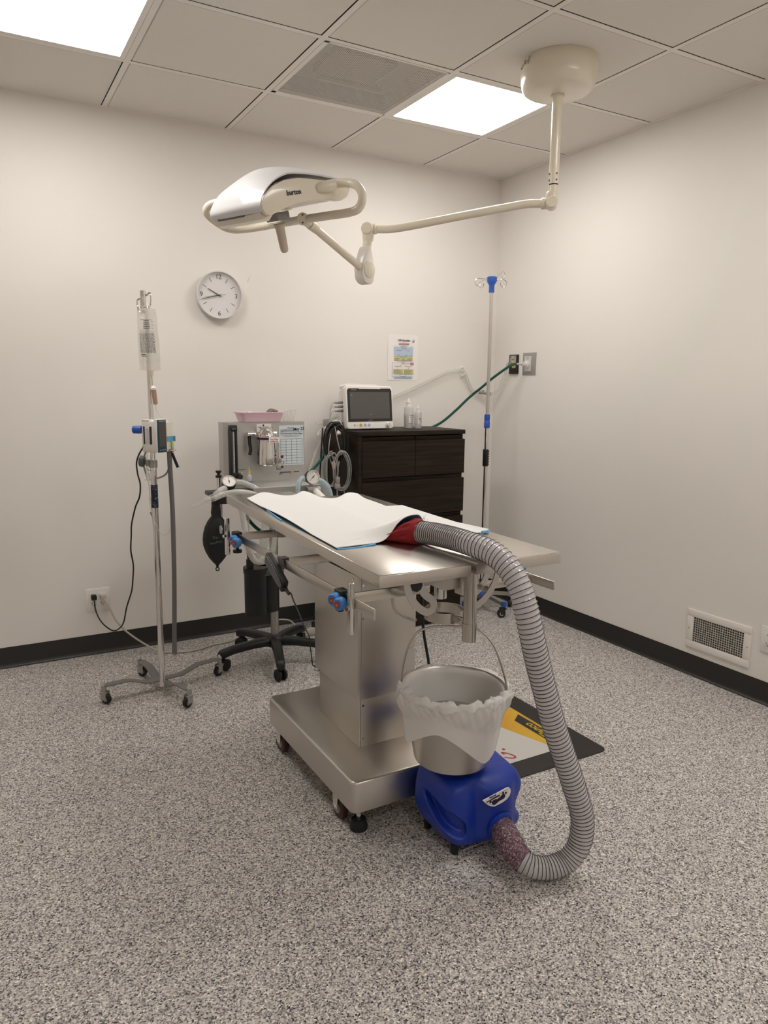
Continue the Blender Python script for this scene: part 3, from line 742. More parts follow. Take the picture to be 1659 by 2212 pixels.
for i, (A, B_) in enumerate(((ends[0], ends[3]), (ends[1], ends[2]))):
    mb = MB(); pts = legpath(A, B_); d = (B_-A).normalized(); s = V((-d.y, d.x, 0)); R = []
    for p, u in pts:
        w = .020 if .04 < u < .96 else .013
        z = V((0, 0, -.0045*i))
        R.append([p+s*w+z, p-s*w+z, p-s*w+z-V((0, 0, .0045)), p+s*w+z-V((0, 0, .0045))])
    mb._rings(R, True); part('leg_bar', mb, M_LEGGREY, t, angle=60)
for (c, ang), e in zip(CP, ends):
    swivel(t, (e.x, e.y), ang, .024, .019, mat('caster_fork', (.42, .41, .40), .35, metal=.6), top=.083)
    mb = MB(); mb.rings([(e+V((0, 0, .082)), .011), (e+V((0, 0, .091)), .011), (e+V((0, 0, .0915)), .0075), (e+V((0, 0, .098)), .007), (e+V((0, 0, .102)), .003)], 14); part('cap_nut', mb, M_CHROME, t)
mb = MB(); mb.cyl((px, py, .05), (px, py, 1.062), .0135, seg=24); part('lower_pole', mb, M_CHROME, t)
mb = MB(); mb.cyl((px, py, 1.05), (px, py, 1.735), .0105, seg=24); mb.rings([(V((px-.012, py+.004, 1.726)), .0125), (V((px-.012, py+.004, 1.806)), .0125)], 24); part('upper_pole', mb, M_CHROME, t)
part('pole_tip', MB().rings([(V((px-.012, py+.004, 1.738)), .0135), (V((px-.014, py+.004, 1.715)), .003)], 20), M_DGREY, t)
q = V((px-.012, py+.004, 1.79)); e = V((.87, -.49, 0)); f = V((-.49, -.87, 0))
mb = MB(); mb.tube([q, q+e*.012+V((0, 0, -.004)), q+e*.028+V((0, 0, .008)), q+e*.033+V((0, 0, -.008)), q+e*.030+V((0, 0, -.040)), q+e*.022+V((0, 0, -.053))+f*.01, q+e*.014+V((0, 0, -.045))+f*.02, q+e*.004+f*.026+V((0, 0, -.010))], .0036, 8, n=6)
mb.tube([q-V((0, 0, .018)), q-e*.012-V((0, 0, .016)), q-e*.024-V((0, 0, .024)), q-e*.024-V((0, 0, .05)), q-e*.016-V((0, 0, .070))+f*.004, q-e*.006-V((0, 0, .076))+f*.012], .0036, 8, n=6)
part('bag_hooks', mb, M_CHROME, t)
part('pole_clamp', MB().rings([(V((px, py, 1.060)), .018), (V((px, py, 1.092)), .018)], 20).box((px-.02, py+.010, 1.080), (.020, .012, .030), (0, 0, -.5), .002), mat('clamp_steel', (.35, .34, .33), .35, metal=.7), t)
part('clamp_knob', MB().rings([(V((px-.030, py+.017, 1.085)), .006), (V((px-.034, py+.019, 1.085)), .024), (V((px-.048, py+.027, 1.088)), .025), (V((px-.052, py+.029, 1.088)), .018)], 20), mat('knob_grey_green', (.10, .105, .10), .5), t)
part('tape_wrap', MB().rings([(V((px, py, .882)), .0150), (V((px, py, .984)), .0150)], 24), M_NAVYT, t, 'dark blue spotted tape wrapped round pole')

# ------------------------------------------------------------------ fluid bag with drip line
t = thing('fluid_bag', 'clear printed IV fluid bag hanging from hook of left IV stand', 'iv bag', (-2.40, -.735, 1.45))
C0 = V((-2.408, -.7525, 0)); e = V((.887, -.462, 0)); f = V((-.462, -.887, 0))
def bag(u, v, side):
    # v 0 at the bottom, 1 at the top
    z = 1.478+.250*v; hw = .044-.006*max(0, v-.45)/.55-.006*max(0, .25-v)/.25*0
    x = (u-.5)*2; sag = -.006*v
    th = .020*math.sin(PI*min(1, (1-v)*1.15))**.8*(1-x*x)**.7 if v < 1 else 0
    fold = .0035*math.sin(x*9+v*7)*(1-abs(x))*(v*(1-v)*4)
    if v > .93: z += .006*math.cos(x*1.5)
    if v < .05: z -= .006*(1-abs(x))
    return C0+e*(x*hw+sag)+f*(side*(th+.0006)+fold)+V((0, 0, z))
mb = MB(); mb.grid(lambda u, v: bag(u, v, 1), 20, 30); mb.grid(lambda u, v: bag(u, v, -1), 20, 30)
mb.tube([bag(.5, .99, 1)+V((0, 0, .0))+e*.01, C0+e*.012+V((0, 0, 1.742)), C0-e*.012+V((0, 0, 1.742)), bag(.5, .99, 1)-e*.02], .0025, 6, n=4)
part('bag', mb, M_BAG, t, angle=80)
mb = MB()
def bl(a0, v0, a1, v1):
    def P(a_, v_): return bag(a_, v_, 1)+f*.0012
    N = 6
    for k in range(N):
        A, B_ = a0+(a1-a0)*k/N, a0+(a1-a0)*(k+1)/N
        mb.quad([P(A, v0), P(B_, v0), P(B_, v1), P(A, v1)])
rnd = random.Random(5)
for v in (.80, .765, .735, .705, .68): bl(.36, v, .36+rnd.uniform(.22, .34), v+.013)
bl(.16, .822, .78, .827)
for k in range(26):
    v = .60-k*.0125; a_ = .14
    while a_ < .80:
        w = rnd.uniform(.05, .16); bl(a_, v, min(.86, a_+w), v+.0055); a_ += w+.025
for v in (.655, .63): bl(.14, v, .66, v+.003)
bl(.15, .245, .38, .262); bl(.15, .225, .45, .233)
for k in range(9): bl(.74, .80-k*.055, .84, .803-k*.055); bl(.76, .785-k*.055, .82, .789-k*.055)
part('bag_print', mb, M_INK, t, recalc=False)
mb = MB(); mb.tube([C0+e*.004+V((0, 0, 1.478)), C0+e*.004+V((0, 0, 1.455))], .009, 12); mb.tube([C0+e*.004+V((0, 0, 1.46)), C0+e*.007+V((0, 0, 1.43)), C0+e*.010+V((0, 0, 1.408))], .0032, 8, n=4)
part('port_tube', mb, mat('port_cream', (.72, .66, .52), .4), t)
D0 = C0+e*.010; mb = MB(); mb.rings([(D0+V((0, 0, 1.414)), .004), (D0+V((0, 0, 1.404)), .012), (D0+V((0, 0, 1.396)), .012)], 16); part('chamber_cap', mb, M_WHITE, t)
mb = MB(); mb.rings([(D0+V((0, 0, 1.396)), .0105), (D0+e*.006+V((0, 0, 1.338)), .0095), (D0+e*.0065+V((0, 0, 1.333)), .005)], 16); part('drip_chamber', mb, M_AMBER, t)
mb = MB(); mb.tube([D0+e*.0065+V((0, 0, 1.335)), D0+e*.010+V((0, 0, 1.310)), D0+e*.025+V((0, 0, 1.285)), D0+e*.050+V((0, 0, 1.272)), D0+e*.068+V((0, 0, 1.262)), D0+e*.078+V((0, 0, 1.250))], .0016, 6, n=6); part('drip_line', mb, M_CABLEW, t)

# ------------------------------------------------------------------ infusion pump
o = V((-2.391, -.786, 1.2)); fx = V((.53, -.85, 0)).normalized(); lx = V((.85, .53, 0)).normalized()   # front normal, and along the front
t = thing('infusion_pump', 'white infusion pump with teal framed screen clamped to left IV stand', 'infusion pump', o)
PUMP = t
M = Matrix(((lx.x, -fx.x, 0, o.x), (lx.y, -fx.y, 0, o.y), (0, 0, 1, o.z), (0, 0, 0, 1)))     # x along front, y to the back, z up
mb = MB(M); mb.box((.004, .022, 0), (.088, .080, .136), None, .008, 3); part('housing', mb, M_WHITE, t)
mb = MB(M); mb.box((-.013, -.022, .004), (.058, .014, .142), None, .004, 2); part('front_door', mb, M_WHITE, t)
mb = MB(M); mb.box((-.012, -.0295, .003), (.050, .004, .138), None, .0018, 2); part('screen_bezel', mb, M_TEAL, t)
mb = MB(M); mb.box((-.011, -.0318, .010), (.036, .0012, .104)); part('screen', mb, mat('pump_screen', (.075, .07, .066), .2), t)
mb = MB(M); mb.box((-.012, -.0320, .066), (.034, .0008, .003))
for k in range(4): mb.cyl((-.026+k*.0095, -.0312, -.056), (-.026+k*.0095, -.0324, -.056), .0022, seg=10)
part('screen_print', mb, M_INKW, t)
mb = MB(M); mb.box((.042, .004, .001), (.040, .05, .122), None, .006, 3); part('tubing_door', mb, mat('ivory_door', (.74, .69, .60), .4), t)
for y, w_ in ((.006, .013), (.044, .008)): part('black_label', MB(M).box((-.0405, y, .005), (.0008, w_, .075)), M_INK, t)
mb = MB(M)
for k in range(3): mb.cyl((-.0405, .006, .012-k*.011), (-.0412, .006, .012-k*.011), .0014, seg=8)
part('indicator', mb, M_INKR, t)
mb = MB(M)
for k in range(4):
    for q in range(9): mb.box((-.0403, .017+k*.0055, -.028+q*.0072+(k % 2)*.002), (.0006, .0016, .0045))
part('lettering', mb, M_INKG, t, recalc=False)
mb = MB(M); mb.box((-.034, .036, .068), (.012, .045, .008), (0, 0, 0), .003); part('carry_handle', mb, M_WHITE, t)
q = M @ V((-.040, .060, .028)); d = V((-.85, .5, 0)).normalized()
mb = MB(); mb.rings([(q, .016), (q+d*.006, .0175), (q+d*.034, .0165), (q+d*.037, .012)], 14); part('clamp_knob', mb, M_BLUED, t)
mb = MB(M); mb.box((.0635, -.006, -.012), (.003, .052, .022)); mb.box((.045, -.0225, -.012), (.04, .002, .022)); part('sky_blue_tape', mb, M_SKYT, t)
mb = MB(M); mb.box((.052, -.026, -.036), (.010, .008, .030), None, .002); part('roller_clip', mb, M_LIME, t)
mb = MB(M); mb.box((.050, -.02, -.062), (.030, .03, .005), None, .001); mb.cyl((.052, -.026, -.050), (.052, -.026, -.074), .004); part('drip_sensor_ledge', mb, mat('tan_ledge', (.45, .40, .33), .4), t)

solo('rubber_tube', MB().tube([(-2.346, -.768, 1.131), (-2.342, -.756, 1.05), (-2.338, -.754, .875), (-2.340, -.753, .65), (-2.345, -.752, .45), (-2.350, -.748, .30), (-2.352, -.747, .216)], .0105, 12, n=6).rings([(V((-2.352, -.747, .246)), .0118), (V((-2.352, -.747, .205)), .0118)], 12), M_STRAP,
     'long grey rubber tube hanging straight down from infusion pump', 'tube', loc=(-2.35, -.75, .205))
solo('black_strap', MB().box((-2.3265, -.778, 1.098), (.012, .006, .075), Euler((0, -.36, -.5)).to_matrix().to_4x4(), .001), M_BLACK, 'short stiff black strap sticking out below infusion pump', 'strap')
mb = MB(); mb.tube([(-2.43, -.705, 1.132), (-2.441, -.698, 1.10), (-2.442, -.698, 1.07), (-2.434, -.702, 1.03), (-2.424, -.708, 1.00)], .004, 8, n=5); mb.tube([(-2.342, -.752, 1.10), (-2.345, -.75, 1.06), (-2.36, -.742, 1.03), (-2.385, -.728, 1.015), (-2.41, -.718, 1.012)], .004, 8, n=6)
solo('grey_cable', mb, M_GREYPL, 'thin grey cable looping behind pole below infusion pump', 'cable')
t = thing('syringe_line', 'clear capped line and connector hanging beside left IV stand pole', 'iv line', (-2.425, -.703, .95))
mb = MB(); mb.cyl((-2.4285, -.704, 1.131), (-2.4285, -.704, 1.03), .0055, seg=12); part('barrel', mb, M_CLEAR, t)
mb = MB(); mb.cyl((-2.4275, -.705, 1.035), (-2.4255, -.706, 1.0), .008, seg=12); mb.box((-2.430, -.702, 1.005), (.026, .010, .004), (0, 0, -.5), .001); part('connector', mb, M_WHITE, t)
mb = MB(); mb.tube([(-2.4255, -.706, 1.0), (-2.424, -.707, .95), (-2.42, -.71, .895), (-2.418, -.71, .84), (-2.416, -.711, .80), (-2.412, -.713, .74), (-2.411, -.713, .67)], .0016, 6, n=5)
mb.tube([(-2.333, -.758, 1.131), (-2.338, -.756, 1.05), (-2.347, -.752, .958), (-2.338, -.756, .875), (-2.347, -.752, .80), (-2.36, -.745, .77), (-2.383, -.735, .76), (-2.405, -.735, .80), (-2.424, -.712, .88), (-2.428, -.707, .93)], .0013, 6, n=6); part('line', mb, M_CABLEW, t)
mb = MB(); mb.rings([(V((-2.418, -.710, .842)), .002), (V((-2.420, -.709, .862)), .008)], 10); mb.cyl((-2.4105, -.713, .672), (-2.409, -.714, .64), .0045); part('tip', mb, M_GREYPL, t)
solo('lime_tag', MB().tube([(-2.433, -.702, 1.052), (-2.418, -.709, 1.046), (-2.4, -.7335, 1.04)], .0018, 6, n=4), M_LIME, 'thin yellow-green tie around left IV stand pole', 'tie')

# ------------------------------------------------------------------ cords at the left outlet
pts = [(-2.450, -.762, 1.158), (-2.464, -.722, 1.12), (-2.468, -.680, 1.078), (-2.466, -.684, 1.03), (-2.458, -.687, .985), (-2.462, -.68, .93), (-2.478, -.66, .88), (-2.49, -.62, .80), (-2.487, -.58, .74), (-2.485, -.54, .66), (-2.470, -.50, .58), (-2.468, -.46, .50), (-2.470, -.42, .43), (-2.485, -.36, .34), (-2.492, -.30, .25), (-2.502, -.24, .20), (-2.525, -.19, .172), (-2.555, -.14, .185), (-2.578, -.10, .215), (-2.590, -.065, .255), (-2.592, -.055, .295), (-2.592, -.045, .312)]
PC = part('power_cord', MB().tube(pts, .0036, 8, n=8), M_BLACK, PUMP)
mb = MB(); mb.box((-2.5905, -.026, .3155), (.026, .036, .026), None, .004); part('plug', mb, M_BLACK, PC)
t = thing('extension_cord', 'cream extension cord from left outlet along floor to power strip', 'extension cord', (-2.2, -.2, 0))
pts = [(-2.544, -.045, .310), (-2.532, -.06, .285), (-2.515, -.075, .24), (-2.50, -.085, .20), (-2.475, -.095, .16), (-2.44, -.105, .12), (-2.39, -.12, .075), (-2.33, -.14, .03), (-2.28, -.165, .007), (-2.23, -.19, .006), (-2.16, -.215, .006), (-2.09, -.21, .006), (-2.02, -.18, .006), (-1.96, -.175, .006), (-1.90, -.165, .007), (-1.86, -.135, .008), (-1.80, -.16, .008), (-1.72, -.21, .008), (-1.64, -.25, .010), (-1.575, -.262, .016)]
part('cord', MB().tube(pts, .0048, 8, n=8), M_CORD, t)
mb = MB(); mb.box((-2.546, -.028, .314), (.028, .040, .024), None, .005); part('plug', mb, M_CORD, t)
d = V((.996, .085, 0)); yw = math.atan2(.085, .996)
t = thing('power_strip', 'cream power strip lying on floor behind the black five-arm base', 'power strip', (-1.40, -.25, 0))
mb = MB(); mb.box((-1.40, -.25, .022), (.34, .05, .040), (0, 0, yw), .006); part('housing', mb, M_CORD, t)
mb = MB(); mb.box(V((-1.535, -.2615, .0425)), (.022, .012, .006), (0, 0, yw), .001); part('switch', mb, M_INKR, t)
mb = MB()
for k in range(5): mb.box(V((-1.48+k*.045, -.2568+k*.0038, .0424)), (.022, .022, .001), (0, 0, yw))
part('sockets', mb, M_INKG, t)
mb = MB(); mb.tube([(-1.62, -.06, .045), (-1.58, -.09, .06), (-1.53, -.13, .055), (-1.52, -.19, .02), (-1.56, -.225, .012), (-1.60, -.25, .010)], .005, 8, n=8)
solo('cream_cable_loop', mb, M_CORD, 'short cream cable loop on floor behind the power strip', 'cable')
t = thing('black_plug', 'black plug and cord standing up from power strip on floor', 'plug', (-1.44, -.252, .043))
mb = MB(); mb.box((-1.44, -.252, .058), (.020, .020, .030), None, .004); part('plug_body', mb, M_BLACK, t)
mb = MB(); mb.tube([(-1.44, -.252, .07), (-1.437, -.25, .10), (-1.425, -.24, .14), (-1.40, -.225, .18), (-1.375, -.21, .20)], .0035, 8, n=6); part('cord', mb, M_BLACK, t)
mb = MB(); mb.box((-1.40, -.226, .183), (.014, .014, .03), (.3, .7, 0), .003); part('white_ferrule', mb, M_WHITE, t)
# ================================================================== ANAESTHESIA MACHINE
hx_, hy_ = -1.784, -.534
t = thing('anesthesia_machine', 'grey anesthesia machine with steel vaporizer on black five-arm rolling base', 'anesthesia machine', (hx_, hy_, 0))
def arm(ang, Lh=.30):
    d = V((math.cos(ang), math.sin(ang), 0)); s = V((-d.y, d.x, 0)); R = []
    for u, w, h, zc in ((.0, .030, .05, .105), (.15, .030, .045, .108), (.4, .026, .042, .108), (.75, .023, .040, .098), (.93, .023, .044, .086), (1.0, .020, .040, .080), (1.03, .012, .022, .074)):
        c = V((hx_, hy_, zc))+d*(u*Lh); ring = []
        for k in range(12):
            a = 2*PI*k/12; cx_, cz_ = math.cos(a), math.sin(a)
            ring.append(c+s*(w*math.copysign(abs(cx_)**.6, cx_))+V((0, 0, h*.5*math.copysign(abs(cz_)**.6, cz_))))
        R.append(ring)
    mb = MB(); mb._rings(R, True); return mb, V((hx_, hy_, 0))+d*(Lh*.93), ang
base_mb = MB(); base_mb.rings([(V((hx_, hy_, .082)), .045), (V((hx_, hy_, .125)), .05), (V((hx_, hy_, .14)), .036)], 28)
part('hub', base_mb, M_BLACK, t)
a0 = math.atan2(-.793+.534, -1.857+1.784)
for k in range(5):
    ang = a0+k*2*PI/5
    mb, e_, _ = arm(ang); part('base_arm', mb, M_BLACK, t, angle=50)
    c = e_; d = V((math.cos(ang+.5), math.sin(ang+.5), 0)); s = V((-d.y, d.x, 0)); w0 = V((c.x, c.y, .030))
    mb = MB()
    for q in (-1, 1): mb.lathe([(.006, -.008), (.024, -.009), (.030, -.005), (.030, .005), (.024, .009), (.006, .008)], w0+s*(q*.016), s, 20, closed=True)
    q_ = part('caster', mb, M_RUBBER, t)
    mb = MB(); mb.cyl(w0-s*.022, w0+s*.022, .010, seg=12); mb.cyl((c.x, c.y, .03), (c.x, c.y, .075), .008, seg=10); part('caster_axle', mb, M_BLACK, q_)
part('post', MB().cyl((hx_, hy_, .135), (hx_, hy_, .86), .0215, seg=28), M_ALU, t)
# shelf and upright panel
X0, X1 = -1.945, -1.555
mb = MB(); mb.bb((X0, -.70, .925), (X1, -.40, .937), .003)
mb._rings([[V((x, y, z)) for y, z in ((-.705, .938), (-.698, .941), (-.694, .933), (-.694, .868), (-.705, .868))] for x in (X0, X1)], True)
for x in (X0, X1-.006): mb.bb((x, -.70, .868), (x+.006, -.40, .93))
part('shelf', mb, M_ALUP, t)
mb = MB()
mb._rings([[V((-1.993, -.40, z)), V((-1.972, -.418, z)), V((-1.560, -.418, z)), V((-1.556, -.40, z)), V((-1.556, -.33, z)), V((-1.993, -.33, z))] for z in (.90, 1.2345)], True)
part('back_panel', mb, M_ALUP, t)
part('shelf_bracket', MB().bb((-1.90, -.5, .80), (-1.66, -.56, .87), .004).bb((hx_-.03, hy_-.03, .78), (hx_+.03, hy_+.03, .87), .003), M_DGREY, t)
YP = -.418
# flow meter
xf0, xf1 = -1.975, -1.936
mb = MB(); mb.bb((xf0+.004, YP-.030, 1.19), (xf1+.004, YP, 1.222), .004); mb.bb((xf0+.010, YP-.030, .957), (xf1+.010, YP, .985), .004); mb.bb((xf0+.002, YP-.030, .97), (xf0+.016, YP, 1.2), .002)
mb.bb((xf1-.006, YP-.026, .97), (xf1+.004, YP, 1.2), .002)
part('flow_meter', mb, M_BLACK, t)
part('flow_tube', MB().cyl((xf0+.025, YP-.016, .985), (xf0+.025, YP-.016, 1.192), .0065, seg=14), mat('flow_tube_glass', (.55, .54, .53), .2, coat=.5), t)
mb = MB()
for k in range(9): mb.bb((xf0+.020, YP-.0240, 1.005+k*.019), (xf0+.030, YP-.0232, 1.0062+k*.019))
mb.bb((xf0+.016, YP-.0310, 1.203), (xf0+.034, YP-.0302, 1.206)); part('flow_scale', mb, M_INKG, t)
part('flow_knob', MB().rings([(V((xf1+.008, YP-.026, .966)), .013), (V((xf1+.008, YP-.050, .966)), .012)], 16), M_BLACK, t)
# vaporizer
xv, yv = -1.797, -.490
mb = MB(); mb.lathe([(.001, 1.022), (.046, 1.022), (.050, 1.028), (.049, 1.06), (.046, 1.12), (.044, 1.150), (.048, 1.152), (.048, 1.166), (.040, 1.170), (.038, 1.185), (.028, 1.196), (.027, 1.203), (.034, 1.206), (.034, 1.212), (.001, 1.214)], (xv, yv, 0), seg=24)
for k in range(10): a = 2*PI*k/10; mb.cyl((xv+.045*math.cos(a), yv+.045*math.sin(a), 1.03), (xv+.041*math.cos(a), yv+.041*math.sin(a), 1.145), .006, seg=8)
part('vaporizer', mb, M_CHROME, t)
part('vaporizer_ring', MB().lathe([(.040, 1.150), (.0495, 1.152), (.0495, 1.163), (.040, 1.165)], (xv, yv, 0), seg=28), M_PURPLE, t)
part('vaporizer_lock', MB().bb((xv-.024, yv-.058, 1.026), (xv+.014, yv-.046, 1.062), .002).cyl((xv-.005, yv-.058, 1.044), (xv-.005, yv-.061, 1.044), .010, seg=18), M_ALU, t)
mb = MB(); mb.bb((xv-.006, yv-.053, 1.138), (xv+.048, yv-.050, 1.165)); lab = part('vaporizer_label', mb, M_PAPER, t)
mb = MB(); add_mesh(mb, text_mesh('Use Only', .011, basis((xv+.021, yv-.0535, 1.1545), (1, 0, 0), (0, 0, 1)), M_INKR)); add_mesh(mb, text_mesh('Isoflurane', .0105, basis((xv+.021, yv-.0535, 1.1445), (1, 0, 0), (0, 0, 1)), M_INKR))
part('label_lettering', mb, M_INKR, lab, recalc=False)
mb = MB(); mb.cyl((xv-.085, -.455, 1.178), (xv-.045, -.455, 1.178), .011, seg=18); mb.cyl((xv-.087, -.455, 1.178), (xv-.080, -.455, 1.178), .013, seg=18); mb.tube([(xv-.05, -.455, 1.178), (xv-.03, -.46, 1.180), (xv-.01, -.47, 1.176)], .008, 10, n=4)
mb.cyl((xv+.038, -.455, 1.178), (xv+.066, -.455, 1.178), .011, seg=18); mb.cyl((xv-.05, -.418, 1.178), (xv-.05, -.462, 1.178), .010); mb.cyl((xv+.05, -.418, 1.178), (xv+.05, -.462, 1.178), .010)
part('gas_manifold', mb, M_CHROME, t)
mb = MB(); mb.tube([(xv-.078, -.455, 1.170), (xv-.076, -.456, 1.13), (xv-.073, -.458, 1.10), (xv-.078, -.458, 1.072)], .0085, 10, n=5); part('lever', mb, M_BLACK, t)
mb = MB(); mb.box((xv+.055, -.455, 1.15), (.018, .02, .024), None, .003); mb.tube([(xv+.052, -.462, 1.14), (xv+.054, -.464, 1.11), (xv+.058, -.466, 1.085)], .005, 8, n=4); part('lock_lever', mb, M_BLACK, t)
mb = MB(); mb.cyl((xv+.042, -.53, 1.062), (xv+.040, -.53, 1.035), .010, seg=12); mb.box((xv+.055, -.525, 1.05), (.02, .016, .030), (0, .3, 0), .003); mb.tube([(xv+.040, -.53, 1.035), (xv+.052, -.535, 1.02), (xv+.072, -.53, 1.030), (xv+.078, -.52, 1.04)], .0035, 8, n=5); mb.box((xv+.048, -.53, 1.010), (.022, .012, .024), None, .002)
part('filler_valve', mb, M_ALU, t)
mb = MB(); mb.ball((xv+.066, -.53, 1.066), .008); part('filler_key', mb, mat('maroon_plastic', (.10, .01, .015), .4), t)
mb = MB(); mb.bb((xv+.060, -.535, 1.008), (xv+.070, -.528, 1.018)); part('filler_clip', mb, M_BLACK, t)
lab = part('maker_label', MB().bb((-1.822, YP-.0012, 1.181), (-1.744, YP-.0002, 1.226)), M_PAPER, t)
mb = MB(); mb.bb((-1.790, YP-.0018, 1.214), (-1.782, YP-.0013, 1.222))
for k, (w, z) in enumerate(((.058, 1.207), (.030, 1.2005), (.040, 1.194), (.036, 1.186))):
    n_ = int(w/.006)
    for q in range(n_): mb.bb((-1.784-w/2+q*.006, YP-.0018, z), (-1.784-w/2+q*.006+.0042, YP-.0013, z+(.004 if k == 0 else .0022)))
part('label_lettering', mb, M_INK, lab, recalc=False)
mb = MB(); add_mesh(mb, text_mesh('O2 FLUSH', .0085, basis((-1.907, YP-.0006, .996), (1, 0, 0), (0, 0, 1)), M_INK))

for k in range(9): mb.quad([V((-1.700+k*.0062+(.0016 if h else 0), YP-.0006, .969+h)) for k, h in ((k, 0), (k+.72, 0), (k+.72, .006), (k, .006))])
for k in range(5): mb.quad([V((-1.622+k*.0062+(.0016 if h else 0), YP-.0006, .969+h)) for k, h in ((k, 0), (k+.72, 0), (k+.72, .006), (k, .006))])
mb.quad([V((-1.705, YP-.0006, .962)), V((-1.686, YP-.0006, .962)), V((-1.684, YP-.0006, .965)), V((-1.703, YP-.0006, .965))])
part('panel_lettering', mb, mat('navy_ink', (.02, .02, .08), .5), t, recalc=False)
part('flush_button', MB().cyl((-1.907, YP, .977), (-1.907, YP-.008, .977), .0065, seg=18), M_CHROME, t)
part('brass_plug', MB().cyl((-1.637, YP, .973), (-1.637, YP-.010, .973), .0062, seg=14), M_BRASS, t)
# absorber head at the left front, gauge, valves, black canister on the post
mb = MB(); mb.bb((-2.150, -.70, .908), (-1.945, -.60, .930), .006); mb.rings([(V((-2.09, -.685, .912)), .034), (V((-2.09, -.685, .875)), .032)], 28); mb.rings([(V((-2.120, -.675, .91)), .021), (V((-2.120, -.675, .845)), .019)], 20); mb.cyl((-2.075, -.69, .905), (-2.045, -.715, .892), .017, seg=18)
mb.bb((-1.97, -.66, .87), (-1.93, -.60, .93), .004)
part('absorber_head', mb, M_BLACK, t)
mb = MB(); mb.rings([(V((-2.098, -.66, .925)), .011), (V((-2.098, -.66, .995)), .011)], 18); part('relief_valve', mb, M_CHROME, t)
mb = MB(); mb.rings([(V((-2.098, -.66, .993)), .0145), (V((-2.098, -.66, 1.003)), .0145), (V((-2.098, -.66, 1.006)), .007), (V((-2.098, -.66, 1.014)), .007), (V((-2.098, -.66, 1.018)), .0135), (V((-2.098, -.66, 1.026)), .0135)], 18); part('relief_knob', mb, M_BLACK, t)
mb = MB(); mb.cyl((-2.098, -.625, .905), (-2.098, -.625, .80), .024, seg=24); part('absorber_canister', mb, mat('cream_canister', (.55, .52, .46), .4), t)
def gauge(c, ax, r, name, needle):
    ax = V(ax).normalized(); c = V(c); u, w = MB().frame(ax)
    up = V((0, 0, 1)); up = (up-ax*up.dot(ax)).normalized(); rt = up.cross(ax)
    q = part(name, MB().lathe([(.001, -.034), (r*.92, -.034), (r*.97, -.030), (r, -.008), (r, 0), (r*.96, .002), (r*.90, .002), (r*.88, -.002), (.001, -.002)], c, ax, 40), M_BLACK, t)
    part('bezel', MB().lathe([(r*.88, .0005), (r*1.0, .0005), (r*.99, .003), (r*.90, .003)], c, ax, 40, closed=True), M_CHROME if name == 'pressure_gauge' else M_BLACK, q)
    part('dial', MB().lathe([(.001, -.0015), (r*.89, -.0015), (r*.89, -.001), (.001, -.001)], c, ax, 40), M_PAPER, q)
    mb = MB(); o = c-ax*.0006
    for k in range(9):
        a = -2.2+k*.55; d = up*math.cos(a)+rt*math.sin(a); s = up.cross(ax)*0+ (rt*math.cos(a)-up*math.sin(a))
        L_ = .16 if k % 2 == 0 else .08
        mb.quad([o+d*r*.76+s*.0006, o+d*r*.76-s*.0006, o+d*r*(.76-L_)-s*.0006, o+d*r*(.76-L_)+s*.0006])
    d = up*math.cos(needle)+rt*math.sin(needle); s = rt*math.cos(needle)-up*math.sin(needle)
    mb.quad([o+ax*.001-d*r*.35+s*.0018, o+ax*.001-d*r*.35-s*.0018, o+ax*.001+d*r*.68-s*.0005, o+ax*.001+d*r*.68+s*.0005])
    mb.lathe([(.001, .001), (.0036, .001), (.0036, .0018), (.001, .0018)], o, ax, 12)
    part('needle', mb, M_INK, q, recalc=False)
gauge((-2.068, -.722, .982), (-.10, -.72, .68), .0335, 'pressure_gauge', 0.02)
part('gauge_stem', MB().cyl((-2.068, -.70, .93), (-2.068, -.705, .965), .012), M_BLACK, t)
gauge((-1.665, -.765, .985), (-.04, -.98, .12), .0345, 'pressure_gauge', -2.35)
part('gauge_stem', MB().cyl((-1.665, -.742, .93), (-1.665, -.742, .975), .010).bb((-1.69, -.76, .90), (-1.64, -.72, .935), .003), M_ALU, t)
mb = MB(); mb.cyl((-1.666, -.73, .918), (-1.615, -.735, .921), .014, seg=18); mb.cyl((-1.650, -.75, .918), (-1.640, -.83, .885), .017, seg=18); part('elbow_fitting', mb, M_WHITE, t)
part('canister', MB().rings([(V((-1.905, -.60, .29)), .057), (V((-1.905, -.60, .495)), .058), (V((-1.905, -.60, .505)), .062), (V((-1.905, -.60, .53)), .062)], 30), M_BLACK, t)
part('canister', MB().rings([(V((-1.83, -.565, .29)), .057), (V((-1.83, -.565, .53)), .057)], 30), M_BLACK, t)
part('canister_inlet', MB().cyl((-1.94, -.615, .53), (-1.94, -.615, .575), .018, seg=18), M_BLACK, t)
part('inlet_spigot', MB().cyl((-1.94, -.615, .575), (-1.94, -.615, .612), .0135, seg=18), M_DGREY, t)
mb = MB(); mb.bb((-1.875, -.650, .49), (-1.775, -.585, .52), .003)
for q in range(3): mb.cyl((-1.86+q*.014, -.650, .505), (-1.86+q*.014, -.654, .505), .003, seg=8)
part('canister_bracket', mb, M_DGREY, t)
MACH = t

